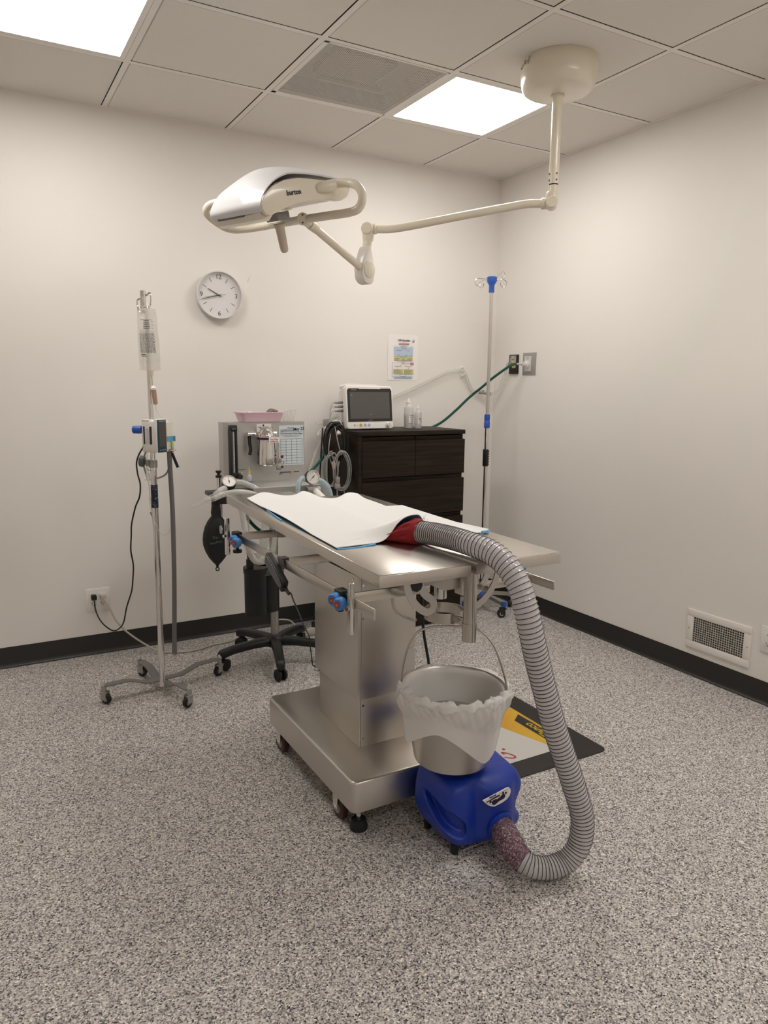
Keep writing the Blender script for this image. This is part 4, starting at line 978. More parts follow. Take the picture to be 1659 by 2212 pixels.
# ------------------------------------------------------------------ chart sheet stuck on the panel
t = thing('time_chart', 'pale blue CO2 Absorbent Time Chart sheet stuck on grey anesthesia machine panel', 'chart', (-1.637, YP, 1.01))
xa, xb, za, zb = -1.702, -1.566, 1.0085, 1.2155
def chq(u, v, y=-.0012):
    x = xa+(xb-xa)*u+(.030*(1-u)*(1-v)*.8 if False else 0); return V((x, YP+y, za+(zb-za)*v))
part('sheet', MB().grid(lambda u, v: chq(u, v), 1, 1), M_PAPERB, t)
mb = MB()
for k in range(5): u = .06+k*.222; mb.quad([chq(u-.006, .04, -.002), chq(u+.006, .04, -.002), chq(u+.006, .66, -.002), chq(u-.006, .66, -.002)])
for k in range(10): v = .04+k*.0689; mb.quad([chq(.06, v-.0035, -.002), chq(.95, v-.0035, -.002), chq(.95, v+.0035, -.002), chq(.06, v+.0035, -.002)])
for v, a, b_ in ((.835, .05, .95), (.715, .20, .80), (.745, .08, .92)): mb.quad([chq(a, v, -.002), chq(b_, v, -.002), chq(b_, v+.008, -.002), chq(a, v+.008, -.002)])
for k in range(4): mb.quad([chq(.34, .86+k*.026, -.002), chq(.62, .86+k*.026, -.002), chq(.62, .87+k*.026, -.002), chq(.34, .87+k*.026, -.002)])
part('ruled_boxes', mb, mat('blue_grey_ink', (.14, .17, .21), .6), t, recalc=False)
mb = MB(); add_mesh(mb, text_mesh('CO2 Absorbent Time Chart', .0108, basis(chq(.5, .795, -.002), (1, 0, 0), (0, 0, 1)), M_INK))
add_mesh(mb, text_mesh('May 23', .021, basis(chq(.80, .905, -.002), (1, 0, .08), (0, 0, 1)), M_INK, shear=.2, bold=.0004)); add_mesh(mb, text_mesh('CAVS', .015, basis(chq(.19, .875, -.002), (1, 0, 0), (0, 0, 1)), M_INK))
part('lettering', mb, M_INK, t, recalc=False)

# ------------------------------------------------------------------ things on and around the machine
zt = 1.2347
t = thing('tray', 'pink shallow plastic tray sitting on top of grey anesthesia machine', 'tray', (-1.79, -.385, zt))
def rr(cx, cy, hx, hy, r, z, n=6):
    out = []
    for qx, qy, a0_ in ((1, 1, 0), (-1, 1, PI/2), (-1, -1, PI), (1, -1, 1.5*PI)):
        for k in range(n+1): a = a0_+PI/2*k/n; out.append(V((cx+qx*(hx-r)+r*math.cos(a), cy+qy*(hy-r)+r*math.sin(a), z)))
    return out
mb = MB(); mb._rings([rr(-1.79, -.37, .094, .048, .012, zt+.012), rr(-1.79, -.37, .095, .048, .012, zt+.001), rr(-1.79, -.37, .100, .052, .014, zt+.001), rr(-1.79, -.37, .112, .062, .018, zt+.044), rr(-1.79, -.37, .120, .068, .02, zt+.046), rr(-1.79, -.37, .120, .068, .02, zt+.050), rr(-1.79, -.37, .110, .060, .018, zt+.049), rr(-1.79, -.37, .096, .050, .014, zt+.006)], True)
part('tray_body', mb, M_PINK, t)
mb = MB()
mb.tube([(-1.74, -.36, zt+.046), (-1.725, -.355, zt+.058), (-1.705, -.36, zt+.056), (-1.69, -.37, zt+.048)], .008, 8, n=5)
mb.tube([(-1.74, -.38, zt+.046), (-1.72, -.375, zt+.055), (-1.70, -.38, zt+.05)], .006, 8, n=5)
solo('coiled_strap', mb, mat('olive_strap', (.20, .17, .13), .7), 'dark olive strap bunched in the right end of pink tray', 'strap')
mb = MB(); mb.box((-1.845, -.375, zt+.045), (.03, .02, .016), (0, .1, .3), .004); mb.box((-1.845, -.375, zt+.03), (.022, .016, .02), None, .003)
solo('white_clip', mb, M_WHITE, 'small white plastic clip poking out at left of pink tray', 'clip')
for k in range(4):
    x = -1.655+k*.017; mb = MB(); lean = .004*(k-1)
    mb.rings([(V((x, -.37, zt+.0005)), .0035), (V((x, -.37, zt+.004)), .007), (V((x+lean, -.37, zt+.046+.003*k)), .0075), (V((x+lean, -.37, zt+.048+.003*k)), .0095), (V((x+lean, -.37, zt+.050+.003*k)), .0095)], 14)
    solo('clear_tube', mb, M_CLEAR, ('clear plastic tube standing right beside pink tray, leftmost of four', 'clear plastic tube on machine top, second right of pink tray', 'clear plastic tube on machine top, third right of pink tray', 'clear plastic tube on machine top, fourth and farthest from pink tray')[k], 'tube', group='clear tubes beside the pink tray')
t = thing('dropper_bottle', 'small white dropper bottle with yellow tip on machine shelf', 'bottle', (-1.893, -.50, .937))
mb = MB(); mb.rings([(V((-1.893, -.5, .9375)), .0118), (V((-1.893, -.5, .965)), .0118), (V((-1.893, -.5, .974)), .0105), (V((-1.893, -.5, .979)), .0055), (V((-1.893, -.5, .986)), .0045)], 18); part('bottle', mb, M_BOTTLE, t)
part('blue_label', MB().rings([(V((-1.893, -.5, .940)), .0121), (V((-1.893, -.5, .946)), .0121)], 18, False), M_BLUED, t)
part('text_band', MB().rings([(V((-1.893, -.5, .949)), .0121), (V((-1.893, -.5, .960)), .0121)], 18, False), mat('label_lilac', (.50, .48, .55), .5), t)
mb = MB(); mb.rings([(V((-1.893, -.5, .986)), .005), (V((-1.893, -.5, .993)), .0045), (V((-1.893, -.5, 1.022)), .0012)], 12); mb.box((-1.888, -.5, .992), (.018, .003, .003)); part('yellow_tip', mb, M_YTIP, t)

# reservoir bag
t = thing('breathing_bag', 'black rubber 2 litre reservoir bag hanging left of steel table', 'breathing bag', (-2.120, -.675, .60))
BX, BY = -2.120, -.675
e = V((.93, -.37, 0)); f = V((-.37, -.93, 0)); R = []
for z, w, d_ in ((.862, .020, .020), (.842, .022, .022), (.835, .0235, .0235), (.815, .022, .022), (.806, .030, .024), (.79, .041, .030), (.765, .0535, .036), (.735, .0615, .041), (.705, .065, .043), (.675, .063, .041), (.645, .053, .036), (.615, .037, .028), (.595, .021, .018), (.583, .0095, .009), (.576, .006, .006), (.567, .0055, .0045)):
    R.append([V((BX, BY, z))+e*(w*math.cos(2*PI*k/28)*1.0)+f*(d_*math.sin(2*PI*k/28)*(1+.10*math.cos(6*2*PI*k/28)*min(1, abs(z-.84)*8))) for k in range(28)])
mb = MB(); mb._rings(R, True); part('bag', mb, M_RUBBER, t, angle=70)
part('hanging_ring', MB().torus((BX, BY, .560), .0075, .0025, f, 20, 8), M_RUBBER, t)
mb = MB(); o = V((BX, BY, 0))+f*.0462
add_mesh(mb, text_mesh('2Ltr.', .0165, basis(o+V((.001, 0, .722)), e, (0, 0, 1)), M_INKG)); add_mesh(mb, text_mesh('easyPVC', .0165, basis(o+V((.002, 0, .698)), e+V((0, 0, .12)), (0, 0, 1)), M_INKG))
part('lettering', mb, mat('worn_print', (.16, .16, .16), .7), t, recalc=False)

# corrugated breathing hoses
def corrugated(name, pts, r, mt, label, pitch=.0058, amp=.0013, n=10, ends=True):
    P = resample(spline(pts, n), pitch/2); L = len(P)
    mb = MB(); F = frames(P); R = []
    for i, (p, (u, w, tt)) in enumerate(zip(P, F)):
        q = r+(amp if i % 2 else -amp)
        R.append([p+u*(q*math.cos(2*PI*k/14))+w*(q*math.sin(2*PI*k/14)) for k in range(14)])
    mb._rings(R, False)
    o = thing(name, label, 'breathing hose', P[0])
    part('hose', mb, mt, o, angle=80)
    return o, P
o, P = corrugated('breathing_hose', [(-2.165, -.80, .918), (-2.12, -.81, .936), (-2.07, -.82, .944), (-2.01, -.81, .935), (-1.96, -.79, .915), (-1.92, -.77, .88), (-1.90, -.75, .80), (-1.905, -.74, .70), (-1.94, -.73, .60)], .0125, M_CORR, 'white corrugated hose in front of pressure gauge, pointing left to a clear connector')
mb = MB(); mb.rings([(V((-2.160, -.80, .920)), .0125), (V((-2.195, -.795, .908)), .0125), (V((-2.198, -.794, .907)), .0095), (V((-2.225, -.79, .900)), .009), (V((-2.26, -.785, .890)), .006)], 16); part('connector', mb, M_CLEAR, o)
o, P = corrugated('breathing_hose', [(-2.150, -.775, .93), (-2.115, -.755, .948), (-2.085, -.72, .952), (-2.045, -.67, .962), (-2.00, -.65, .965), (-1.95, -.66, .95), (-1.91, -.68, .92), (-1.885, -.69, .86), (-1.89, -.69, .75), (-1.91, -.69, .62)], .0128, M_CORR, 'white corrugated hose arching behind pressure gauge to the steel table')
mb = MB(); mb.rings([(V((-2.146, -.777, .931)), .0125), (V((-2.178, -.79, .921)), .012), (V((-2.21, -.80, .912)), .008)], 16); part('connector', mb, M_CLEAR, o)
o, P = corrugated('breathing_hose', [(-2.060, -.705, .893), (-2.035, -.725, .878), (-2.015, -.735, .84), (-2.005, -.735, .78), (-1.995, -.74, .71), (-1.985, -.745, .65), (-1.96, -.74, .60), (-1.915, -.73, .585), (-1.87, -.72, .61), (-1.845, -.70, .66), (-1.835, -.68, .72), (-1.835, -.66, .80), (-1.84, -.65, .87)], .0135, M_CORR, 'white corrugated hose dropping in a long loop beside black breathing bag')
mb = MB(); mb.rings([(V((-2.072, -.697, .897)), .0145), (V((-2.045, -.716, .886)), .0145)], 16); part('connector', mb, M_WHITE, o)
o, P = corrugated('breathing_hose', [(-1.985, -.67, .88), (-1.975, -.68, .82), (-1.977, -.69, .75), (-1.985, -.70, .69), (-1.975, -.71, .63), (-1.945, -.70, .61), (-1.91, -.70, .625), (-1.88, -.69, .67), (-1.87, -.68, .74), (-1.87, -.66, .82), (-1.86, -.64, .88)], .0125, M_CLEAR, 'clear corrugated hose hanging in a shorter loop under the table corner')
o, P = corrugated('breathing_hose', [(-1.690, -.735, .972), (-1.718, -.750, .978), (-1.740, -.765, .958), (-1.750, -.775, .91), (-1.752, -.78, .85), (-1.748, -.78, .78), (-1.742, -.77, .70), (-1.742, -.77, .66)], .0122, M_CORRB, 'pale blue corrugated hose curving down left of right-hand gauge')
o, P = corrugated('breathing_hose', [(-1.635, -.73, .965), (-1.605, -.74, .955), (-1.583, -.75, .93), (-1.572, -.76, .89), (-1.572, -.765, .83), (-1.575, -.76, .76)], .0145, M_CORRB, 'pale blue corrugated hose curving down right of right-hand gauge')
solo('latex_hose', MB().tube([(-1.640, -.80, .898), (-1.668, -.81, .898), (-1.690, -.81, .888), (-1.705, -.80, .868), (-1.71, -.79, .83)], .008, 10, n=6), M_LATEX, 'short tan rubber hose below right-hand pressure gauge', 'hose')
solo('clear_hose', MB().tube([(-1.80, -.56, .845), (-1.785, -.64, .845), (-1.76, -.66, .81), (-1.80, -.67, .74), (-1.83, -.66, .68), (-1.84, -.64, .60)], .008, 10, n=8), M_CLEAR, 'clear tube curling beside machine post under table', 'tube')
# suction hose behind the machine and white wall hose
solo('clear_tube_run', MB().tube([(-1.19, -.075, 1.252), (-1.25, -.11, 1.222), (-1.31, -.15, 1.175), (-1.36, -.18, 1.11), (-1.43, -.22, .99), (-1.487, -.255, .88), (-1.50, -.265, .78)], .0115, 12, n=8), M_CLEAR, 'clear tube rising behind anesthesia machine toward hanging cables', 'tube')
# ================================================================== DRESSER
XA, XB, YFR, YBK, ZT = -1.243, -.530, -.430, -.030, 1.172
t = thing('dresser', 'dark brown wooden chest of drawers against back wall behind steel table', 'dresser', ((XA+XB)/2, (YFR+YBK)/2, 0))
part('top', MB().bb((XA, YFR, ZT-.024), (XB, YBK, ZT), .0015), M_WOOD, t)
mb = MB(); mb.bb((XA, YFR+.018, 0), (XA+.022, YBK, ZT-.024)); mb.bb((XB-.024, YFR+.022, 0), (XB-.004, YBK, ZT-.024)); mb.bb((XA, YBK-.008, 0), (XB-.004, YBK, ZT-.024)); mb.bb((XA+.02, YFR+.022, 0), (XB-.02, YFR+.035, ZT-.03))
mb.bb((XA, YFR+.004, 0), (XA+.022, YFR+.018, ZT-.024))
part('carcass', mb, M_WOOD, t)
def drawer(x0, x1, z0, z1):
    mb = MB(); ch = .024
    mb._rings([[V((x, y, z)) for y, z in ((YFR+.002, z0), (YFR+.002, z1-.002), (YFR+.006, z1), (YFR+.018, z1), (YFR+.020, z1+.001), (YFR+.020, z0))] for x in (x0, x1)], True)
    mb._rings([[V((x, y, z)) for y, z in ((YFR+.016, z1), (YFR+.010, z1+ch*.95), (YFR+.021, z1+ch), (YFR+.021, z1))] for x in (x0+.004, x1-.010)], True)
    part('drawer', mb, M_WOOD, t, angle=25)
rows = [(.916, 1.118), (.686, .888), (.456, .658), (.226, .428), (.02, .198)]
xm = (XA+.022+XB)/2
drawer(XA+.024, xm-.0015, *rows[0]); drawer(xm+.0015, XB-.001, *rows[0])
for r_ in rows[1:]: drawer(XA+.024, XB-.001, *r_)

# ------------------------------------------------------------------ patient monitor
yaw = .03; o = V((-1.077, -.24, ZT))
M = Matrix.Translation(o) @ Euler((-.10, 0, yaw)).to_matrix().to_4x4()      # leans back slightly
t = thing('patient_monitor', 'white patient monitor with dark blank screen standing on dresser', 'monitor', o)
mb = MB(M); w, h = .312, .246
def rrect(cx, cz, hx, hz, r, y, n=5):
    out = []
    for qx, qz, a0_ in ((1, 1, 0), (-1, 1, PI/2), (-1, -1, PI), (1, -1, 1.5*PI)):
        for k in range(n+1): a = a0_+PI/2*k/n; out.append(V((cx+qx*(hx-r)+r*math.cos(a), y, cz+qz*(hz-r)+r*math.sin(a))))
    return out
zc = .003+h/2
mb._rings([rrect(0, zc, w/2-.004, h/2-.004, .014, -.022), rrect(0, zc, w/2, h/2, .018, -.017), rrect(0, zc, w/2, h/2, .018, .012), rrect(0, zc, w/2-.008, h/2-.006, .018, .020), rrect(-.006, zc, w/2-.02, h/2-.012, .018, .085), rrect(-.006, zc, w/2-.03, h/2-.03, .018, .092)], True)
part('housing', mb, M_WHITE, t, angle=40)
mb = MB(M); mb._rings([[V((x, y, z)) for x, z in ((-.142, .235), (.045, .235), (.062, .249), (.055, .258), (-.128, .262), (-.146, .252))] for y in (-.012, .07)], True); part('carry_handle', mb, M_WHITE, t, angle=40)
mb = MB(M); mb._rings([[V((x, -.0228, z)) for x, z in q] for q in ()] or [[V((x, y, z)) for x, z in ((-.146, .046), (.147, .046), (.147, .222), (.137, .234), (.075, .234), (.072, .231), (-.066, .231), (-.070, .234), (-.136, .234), (-.146, .224))] for y in (-.0215, -.0232)], True)
part('bezel', mb, M_BEZEL, t)
mb = MB(M); mb.box((.000, -.0234, .138), (.262, .001, .152)); part('screen', mb, M_SCREEN, t)
mb = MB(M); add_mesh(mb, text_mesh('mindray', .009, basis((0, -.0236, .0535), (1, 0, 0), (0, 0, 1)), M_INKG)); 
for k in range(6): mb.box((-.118+k*.0055, -.0236, .2255), (.0042, .0004, .0035))
mb.box((-.118, -.0242, .196), (.006, .0004, .006)); mb.box((.004, -.0242, .086), (.006, .0004, .005))
part('screen_lettering', mb, M_INKG, t, recalc=False)
for x, m_, r_ in ((-.106, mat('rose_key', (.52, .44, .40), .5), .0065), (-.066, M_GOLD, .0088), (-.038, mat('grey_key', (.42, .42, .46), .4), .0085), (-.011, mat('violet_key', (.42, .43, .55), .4), .0085)):
    mb = MB(M); mb.cyl((x, -.020, .026), (x, -.0238, .026), r_, seg=20); part('key', mb, m_, t)
mb = MB(M); mb.box((-.089, -.0225, .026), (.0025, .001, .008)); part('indicator', mb, mat('green_led', (.2, .55, .3), .4), t)
mb = MB(M); mb.rings([(V((.112, -.021, .026)), .0135), (V((.112, -.036, .026)), .0125), (V((.112, -.038, .026)), .010)], 24); part('knob', mb, M_CHROME, t)
for k, z in enumerate((.158, .135, .111)):
    mb = MB(M); mb.rings([(V((-.150, .030, z)), .0075), (V((-.175, .030, z)), .0075), (V((-.200, .030, z-.002)), .0035)], 12); part('lead_plug', mb, mat('plug_grey', (.22, .21, .20), .5), t)
# wall socket blocks behind the cables
mb = MB(); mb.tube([(-1.285, -.225, 1.330), (-1.305, -.23, 1.322), (-1.325, -.24, 1.29), (-1.332, -.25, 1.25), (-1.335, -.26, 1.21)], .0022, 6, n=6)
mb.tube([(-1.285, -.225, 1.307), (-1.310, -.23, 1.300), (-1.325, -.24, 1.275), (-1.330, -.25, 1.24), (-1.338, -.27, 1.205)], .0022, 6, n=6)
mb.tube([(-1.285, -.225, 1.283), (-1.308, -.23, 1.278), (-1.322, -.24, 1.255), (-1.334, -.26, 1.215)], .0022, 6, n=6)
solo('monitor_leads', mb, M_CABLE, 'thin grey lead wires curving out of left side of patient monitor', 'cable')
# coils hung at the dresser's left side
def coil(c, rx, rz, r, nloops, m_, name, label, cat='cable', jit=.010, yaw=.0, seed=1, tails=()):
    rnd = random.Random(seed); c = V(c); e = V((.95, -.31, 0)); f = V((-.31, -.95, 0)); pts = []
    for k in range(nloops):
        jx, jz, jr = rnd.uniform(-jit, jit), rnd.uniform(-jit, jit), rnd.uniform(.86, 1.08)
        for q in range(14):
            a = PI/2+2*PI*q/14; u = (k+q/14)
            pts.append(c+e*(rx*jr*math.cos(a)+jx)+V((0, 0, rz*jr*math.sin(a)+jz))+f*((k-nloops/2)*r*1.3+.004*math.sin(a*2+k)))
    mb = MB(); mb.tube(pts, r, 7, n=2)
    for tl in tails: mb.tube(tl, r, 7, n=6)
    return solo(name, mb, m_, label, cat)
coil((-1.322, -.30, 1.105), .056, .108, .0044, 10, M_BLACK, 'cable_coil', 'coiled black cable hanging at left side of dresser', jit=.008, seed=2, tails=([(-1.385, -.27, 1.19), (-1.392, -.27, 1.10), (-1.394, -.26, 1.0), (-1.396, -.25, .9), (-1.39, -.24, .8), (-1.38, -.22, .6), (-1.37, -.2, .3), (-1.36, -.2, .02)],))
COIL_L = coil((-1.368, -.335, .962), .034, .095, .0027, 7, M_CABLE, 'cable_coil', 'looped grey lead cables hanging below black coil, left bunch', jit=.008, seed=4, tails=([(-1.36, -.32, 1.16), (-1.375, -.33, 1.10), (-1.378, -.335, 1.05), (-1.36, -.335, .99)],))
COIL_R = coil((-1.300, -.340, .955), .045, .108, .0030, 9, M_CABLE, 'cable_coil', 'looped grey lead cables hanging below black coil, right bunch', jit=.008, seed=9, tails=([(-1.335, -.32, 1.20), (-1.325, -.335, 1.12), (-1.305, -.34, 1.04)], [(-1.29, -.34, .87), (-1.283, -.335, .82), (-1.285, -.33, .76)]))
mb = MB(); mb.tube([(-1.338, -.30, 1.225), (-1.315, -.30, 1.232), (-1.292, -.302, 1.222), (-1.281, -.305, 1.195), (-1.290, -.31, 1.170), (-1.305, -.312, 1.162)], .0034, 8, n=6)
mb.rings([(V((-1.303, -.318, 1.160)), .010), (V((-1.315, -.322, 1.166)), .012), (V((-1.324, -.324, 1.158)), .008)], 12)
solo('white_cable', mb, M_CABLEW, 'white cable looped over the cable bundle beside monitor', 'cable')
mb = MB(); mb.tube([(-1.375, -.25, 1.185), (-1.40, -.26, 1.172), (-1.413, -.26, 1.15), (-1.40, -.262, 1.155), (-1.38, -.262, 1.175), (-1.36, -.26, 1.195)], .0028, 8, n=6)
solo('white_cable', mb, M_CABLEW, 'small white cable loop left of black cable coil', 'cable')
mb = MB(); mb.box((-1.338, -.362, .905), (.024, .018, .040), None, .005); mb.box((-1.340, -.362, .872), (.032, .022, .030), None, .006); mb.tube([(-1.338, -.36, .92), (-1.335, -.36, .97), (-1.325, -.355, 1.01)], .003, 6, n=5); mb.tube([(-1.341, -.362, .86), (-1.34, -.36, .82), (-1.345, -.35, .75)], .004, 6, n=5)
part('connector_block', mb, mat('connector_grey', (.30, .28, .27), .5), COIL_R)
mb = MB()
for dx, dz in ((0, 0), (.008, .004), (.014, -.002)): mb.rings([(V((-1.372+dx, -.365, 1.01+dz)), .0035), (V((-1.370+dx, -.366, .985+dz)), .0045), (V((-1.368+dx, -.366, .965+dz)), .002)], 8)
part('lead_clips', mb, mat('clip_buff', (.45, .38, .32), .5), COIL_L)
t = thing('power_adapter', 'grey and black plug block on wall behind the cable bundle', 'adapter', (-1.33, -.16, 1.2))
part('block', MB().box((-1.318, -.20, 1.215), (.050, .05, .044), (0, 0, .2), .010), mat('adapter_grey', (.36, .34, .32), .5), t)
part('black_block', MB().bb((-1.300, -.22, ZT+.0008), (-1.235, -.15, ZT+.045), .004), M_BLACK, t)

# ------------------------------------------------------------------ gel bottles
def bottle(x, y, r, h, label, fill):
    t = thing('squeeze_bottle', label, 'bottle', (x, y, ZT), 'milky squeeze bottles on the dresser')
    part('bottle', MB().rings([(V((x, y, ZT+.0005)), r*.93), (V((x, y, ZT+.005)), r), (V((x, y, ZT+h*.66)), r), (V((x, y, ZT+h*.71)), r*.92), (V((x, y, ZT+h*.735)), r*.55)], 28), M_BOTTLE, t)
    part('gel', MB().rings([(V((x, y, ZT+.004)), r*.9), (V((x, y, ZT+h*fill)), r*.92)], 24), mat('gel_grey', (.66, .65, .63), .3), t)
    part('cap', MB().rings([(V((x, y, ZT+h*.73)), r*.57), (V((x, y, ZT+h*.84)), r*.55), (V((x, y, ZT+h*.85)), r*.62), (V((x, y, ZT+h*.875)), r*.62), (V((x, y, ZT+h*.885)), r*.2), (V((x, y, ZT+h*.99)), r*.13), (V((x, y, ZT+h)), r*.08)], 20), M_WHITE, t)
    mb = MB(); a0_ = -2.05; n_ = 10; R = []
    for k in range(n_+1):
        a = a0_+k*1.5/n_; R.append([V((x+math.cos(a)*(r+.0006), y+math.sin(a)*(r+.0006), ZT+z)) for z in (h*.20, h*.47)])
    for A, B_ in zip(R, R[1:]): mb.quad([A[0], B_[0], B_[1], A[1]])
    lab = part('label', mb, M_PAPER, t, recalc=False)
    mb = MB(); rnd = random.Random(int(h*1000))
    for k in range(8):
        z = h*.455-k*h*.031; hh = h*.016 if k == 0 else h*.009
        A_ = -1.95+(0 if k == 0 else rnd.uniform(0, .25)); B_ = A_+rnd.uniform(.8, 1.25); N = 5
        for q in range(N):
            p0, p1 = A_+(B_-A_)*q/N, A_+(B_-A_)*(q+1)/N
            mb.quad([V((x+math.cos(p)*(r+.0012), y+math.sin(p)*(r+.0012), ZT+zz)) for p, zz in ((p0, z-hh), (p1, z-hh), (p1, z), (p0, z))])
    part('label_lettering', mb, M_INK, lab, recalc=False)
bottle(-.786, -.20, .0285, .178, 'taller milky squeeze bottle on dresser beside monitor', .45)
bottle(-.742, -.235, .0225, .140, 'shorter milky squeeze bottle on dresser, right of the taller one', .60)

# ================================================================== RIGHT IV STAND
px, py = -.280, -.308
t = thing('iv_stand', 'chrome IV stand with blue collars in right corner beside dresser', 'iv stand', (px, py, 0))
e = V((.87, -.49, 0)); f = V((-.49, -.87, 0))
mb = MB(); mb.rings([(V((px, py, 1.985)), .0165), (V((px, py, 2.028)), .0165), (V((px, py, 2.040)), .024), (V((px, py, 2.052)), .031), (V((px, py, 2.075)), .031), (V((px, py, 2.078)), .026)], 8); part('hook_collar', mb, M_BLUED, t)
top = V((px, py, 2.062)); mb = MB()
def hook(d, L_, lift, s):
    d = V(d).normalized(); k = V((0, 0, 1)); p = top+d*.028
    mb.tube([p, p+d*L_*.6+k*lift*.6, p+d*L_+k*lift, p+d*(L_+.020)+k*(lift-.010), p+d*(L_+.022)+k*(lift-.030), p+d*(L_+.008)+k*(lift-.042), p+d*(L_-.010)+k*(lift-.036), p+d*(L_-.014)+k*(lift-.018)], .0022, 8, n=6)
hook(-e+f*.15, .055, .004, 1); hook(-e*.8-f*.9, .050, .000, 1); hook(e*.95+f*.2, .038, -.002, 1); hook(e*.75-f*.8, .085, .060, 1)
part('bag_hooks', mb, M_CHROME, t)
part('upper_pole', MB().cyl((px, py, 1.20), (px, py, 1.99), .0105, seg=22), M_SSD, t)
mb = MB(); mb.rings([(V((px, py, 1.170)), .0165), (V((px, py, 1.176)), .0185), (V((px, py, 1.208)), .0185), (V((px, py, 1.212)), .0165), (V((px, py, 1.220)), .0165), (V((px, py, 1.224)), .018), (V((px, py, 1.252)), .0175), (V((px, py, 1.256)), .014)], 16); part('height_collar', mb, M_BLUED, t)
part('lower_pole', MB().cyl((px, py, .10), (px, py, 1.175), .0125, seg=22), M_CHROME, t)
mb = MB(); mb.box((px-.003, py-.002, .985), (.030, .030, .108), (0, 0, .5), .005)
for k in range(6): mb.box(V((px, py, .945+k*.016))+e*.014, (.010, .022, .010), (0, 0, -.5), .003)
part('grip', mb, M_BLACK, t)
part('base_hub', MB().rings([(V((px, py, .085)), .032), (V((px, py, .12)), .032), (V((px, py, .135)), .018)], 20), M_BLUED, t)
a0 = math.atan2(-.516-py, -.259-px); rr_ = math.hypot(-.516-py, -.259-px)
for k in range(5):
    ang = a0+k*2*PI/5; d = V((math.cos(ang), math.sin(ang), 0)); s = V((-d.y, d.x, 0)); c = V((px, py, 0))+d*rr_
    mb = MB(); mb._rings([[V((px, py, zc_))+d*u+s*w_+V((0, 0, h_)) for w_, h_ in ((.013, -.010), (.013, .010), (-.013, .010), (-.013, -.010))] for u, zc_ in ((.02, .105), (.10, .100), (rr_, .085))], True)
    part('base_leg', mb, M_SSD, t)
    mb = MB(); mb.box(c+V((0, 0, .083)), (.026, .026, .034), (0, 0, ang), .004); part('leg_cap', mb, M_BLUED, t)
    swivel(t, (c.x, c.y), ang+1.1, .0265, .026, M_BLACK, mat('hub_grey', (.5, .5, .5), .4), top=.075)

# ------------------------------------------------------------------ hoses on the walls
solo('green_hose', MB().tube([(-.088, -.336, 1.566), (-.12, -.325, 1.560), (-.155, -.30, 1.53), (-.20, -.25, 1.48), (-.245, -.205, 1.425), (-.30, -.14, 1.355), (-.37, -.09, 1.27), (-.44, -.05, 1.20), (-.50, -.024, 1.165), (-.62, -.0155, 1.12), (-.80, -.015, 1.08), (-1.0, -.015, 1.06), (-1.20, -.02, 1.06), (-1.29, -.09, 1.06), (-1.354, -.20, 1.018), (-1.448, -.35, 1.005), (-1.52, -.42, .975)], .0082, 12, n=8), M_GREENH,
     'dark green oxygen hose running from grey wall plate behind dresser', 'hose')
solo('green_hose', MB().tube([(-1.93, -.36, .93), (-1.955, -.45, .87), (-1.945, -.55, .80), (-1.91, -.62, .735), (-1.86, -.66, .70), (-1.80, -.66, .69), (-1.79, -.60, .70)], .0085, 12, n=8), M_GREENH,
     'short dark green hose sagging below corner of steel table', 'hose')
W_ = -.020
pts = [(-1.36, -.12, 1.20), (-1.25, -.06, 1.215), (-1.10, -.03, 1.25), (-.95, W_, 1.29), (-.79, W_, 1.352), (-.625, W_, 1.415), (-.42, W_, 1.503), (-.34, W_, 1.523), (-.278, W_, 1.527), (-.248, W_, 1.50), (-.222, W_, 1.445), (-.195, W_, 1.405), (-.162, W_-.004, 1.388), (-.135, W_-.01, 1.386)]
solo('clear_hose', MB().tube(pts, .0105, 12, n=8), M_CLEAR, 'clear hose along back wall, draped over white hook', 'hose')
solo('clear_hose', MB().tube([(-.075, -.06, 1.378), (-.050, -.075, 1.383), (-.030, -.10, 1.41), (-.028, -.13, 1.46), (-.032, -.165, 1.52), (-.040, -.19, 1.56), (-.048, -.206, 1.571)], .0095, 12, n=8), M_CLEAR, 'clear hose curving up to black gas outlet on right wall', 'hose')
mb = MB(); mb.rings([(V((-.140, -.028, 1.389)), .012), (V((-.120, -.035, 1.386)), .012), (V((-.119, -.035, 1.386)), .009), (V((-.085, -.052, 1.379)), .009), (V((-.084, -.052, 1.379)), .012), (V((-.070, -.060, 1.377)), .012)], 16); mb.cyl((-.115, -.036, 1.385), (-.112, -.038, 1.402), .0075)
solo('hose_connector', mb, mat('connector_warm_grey', (.34, .31, .29), .45), 'grey tube connector joining two clear hoses behind IV stand', 'connector')
t = thing('wall_hook', 'small white adhesive hook on back wall holding clear hose', 'hook', (-.268, 0, 1.49))
mb = MB(); mb.bb((-.282, -.006, 1.478), (-.256, 0, 1.555), .003); part('plate', mb, M_WHITE, t)
mb = MB(); mb.tube([(-.269, -.005, 1.50), (-.269, -.016, 1.492), (-.269, -.032, 1.497), (-.269, -.036, 1.512)], .005, 10, n=5); mb.tube([(-.269, -.004, 1.543), (-.269, -.03, 1.546), (-.269, -.034, 1.538)], .0045, 10, n=4); part('prong', mb, M_WHITE, t)
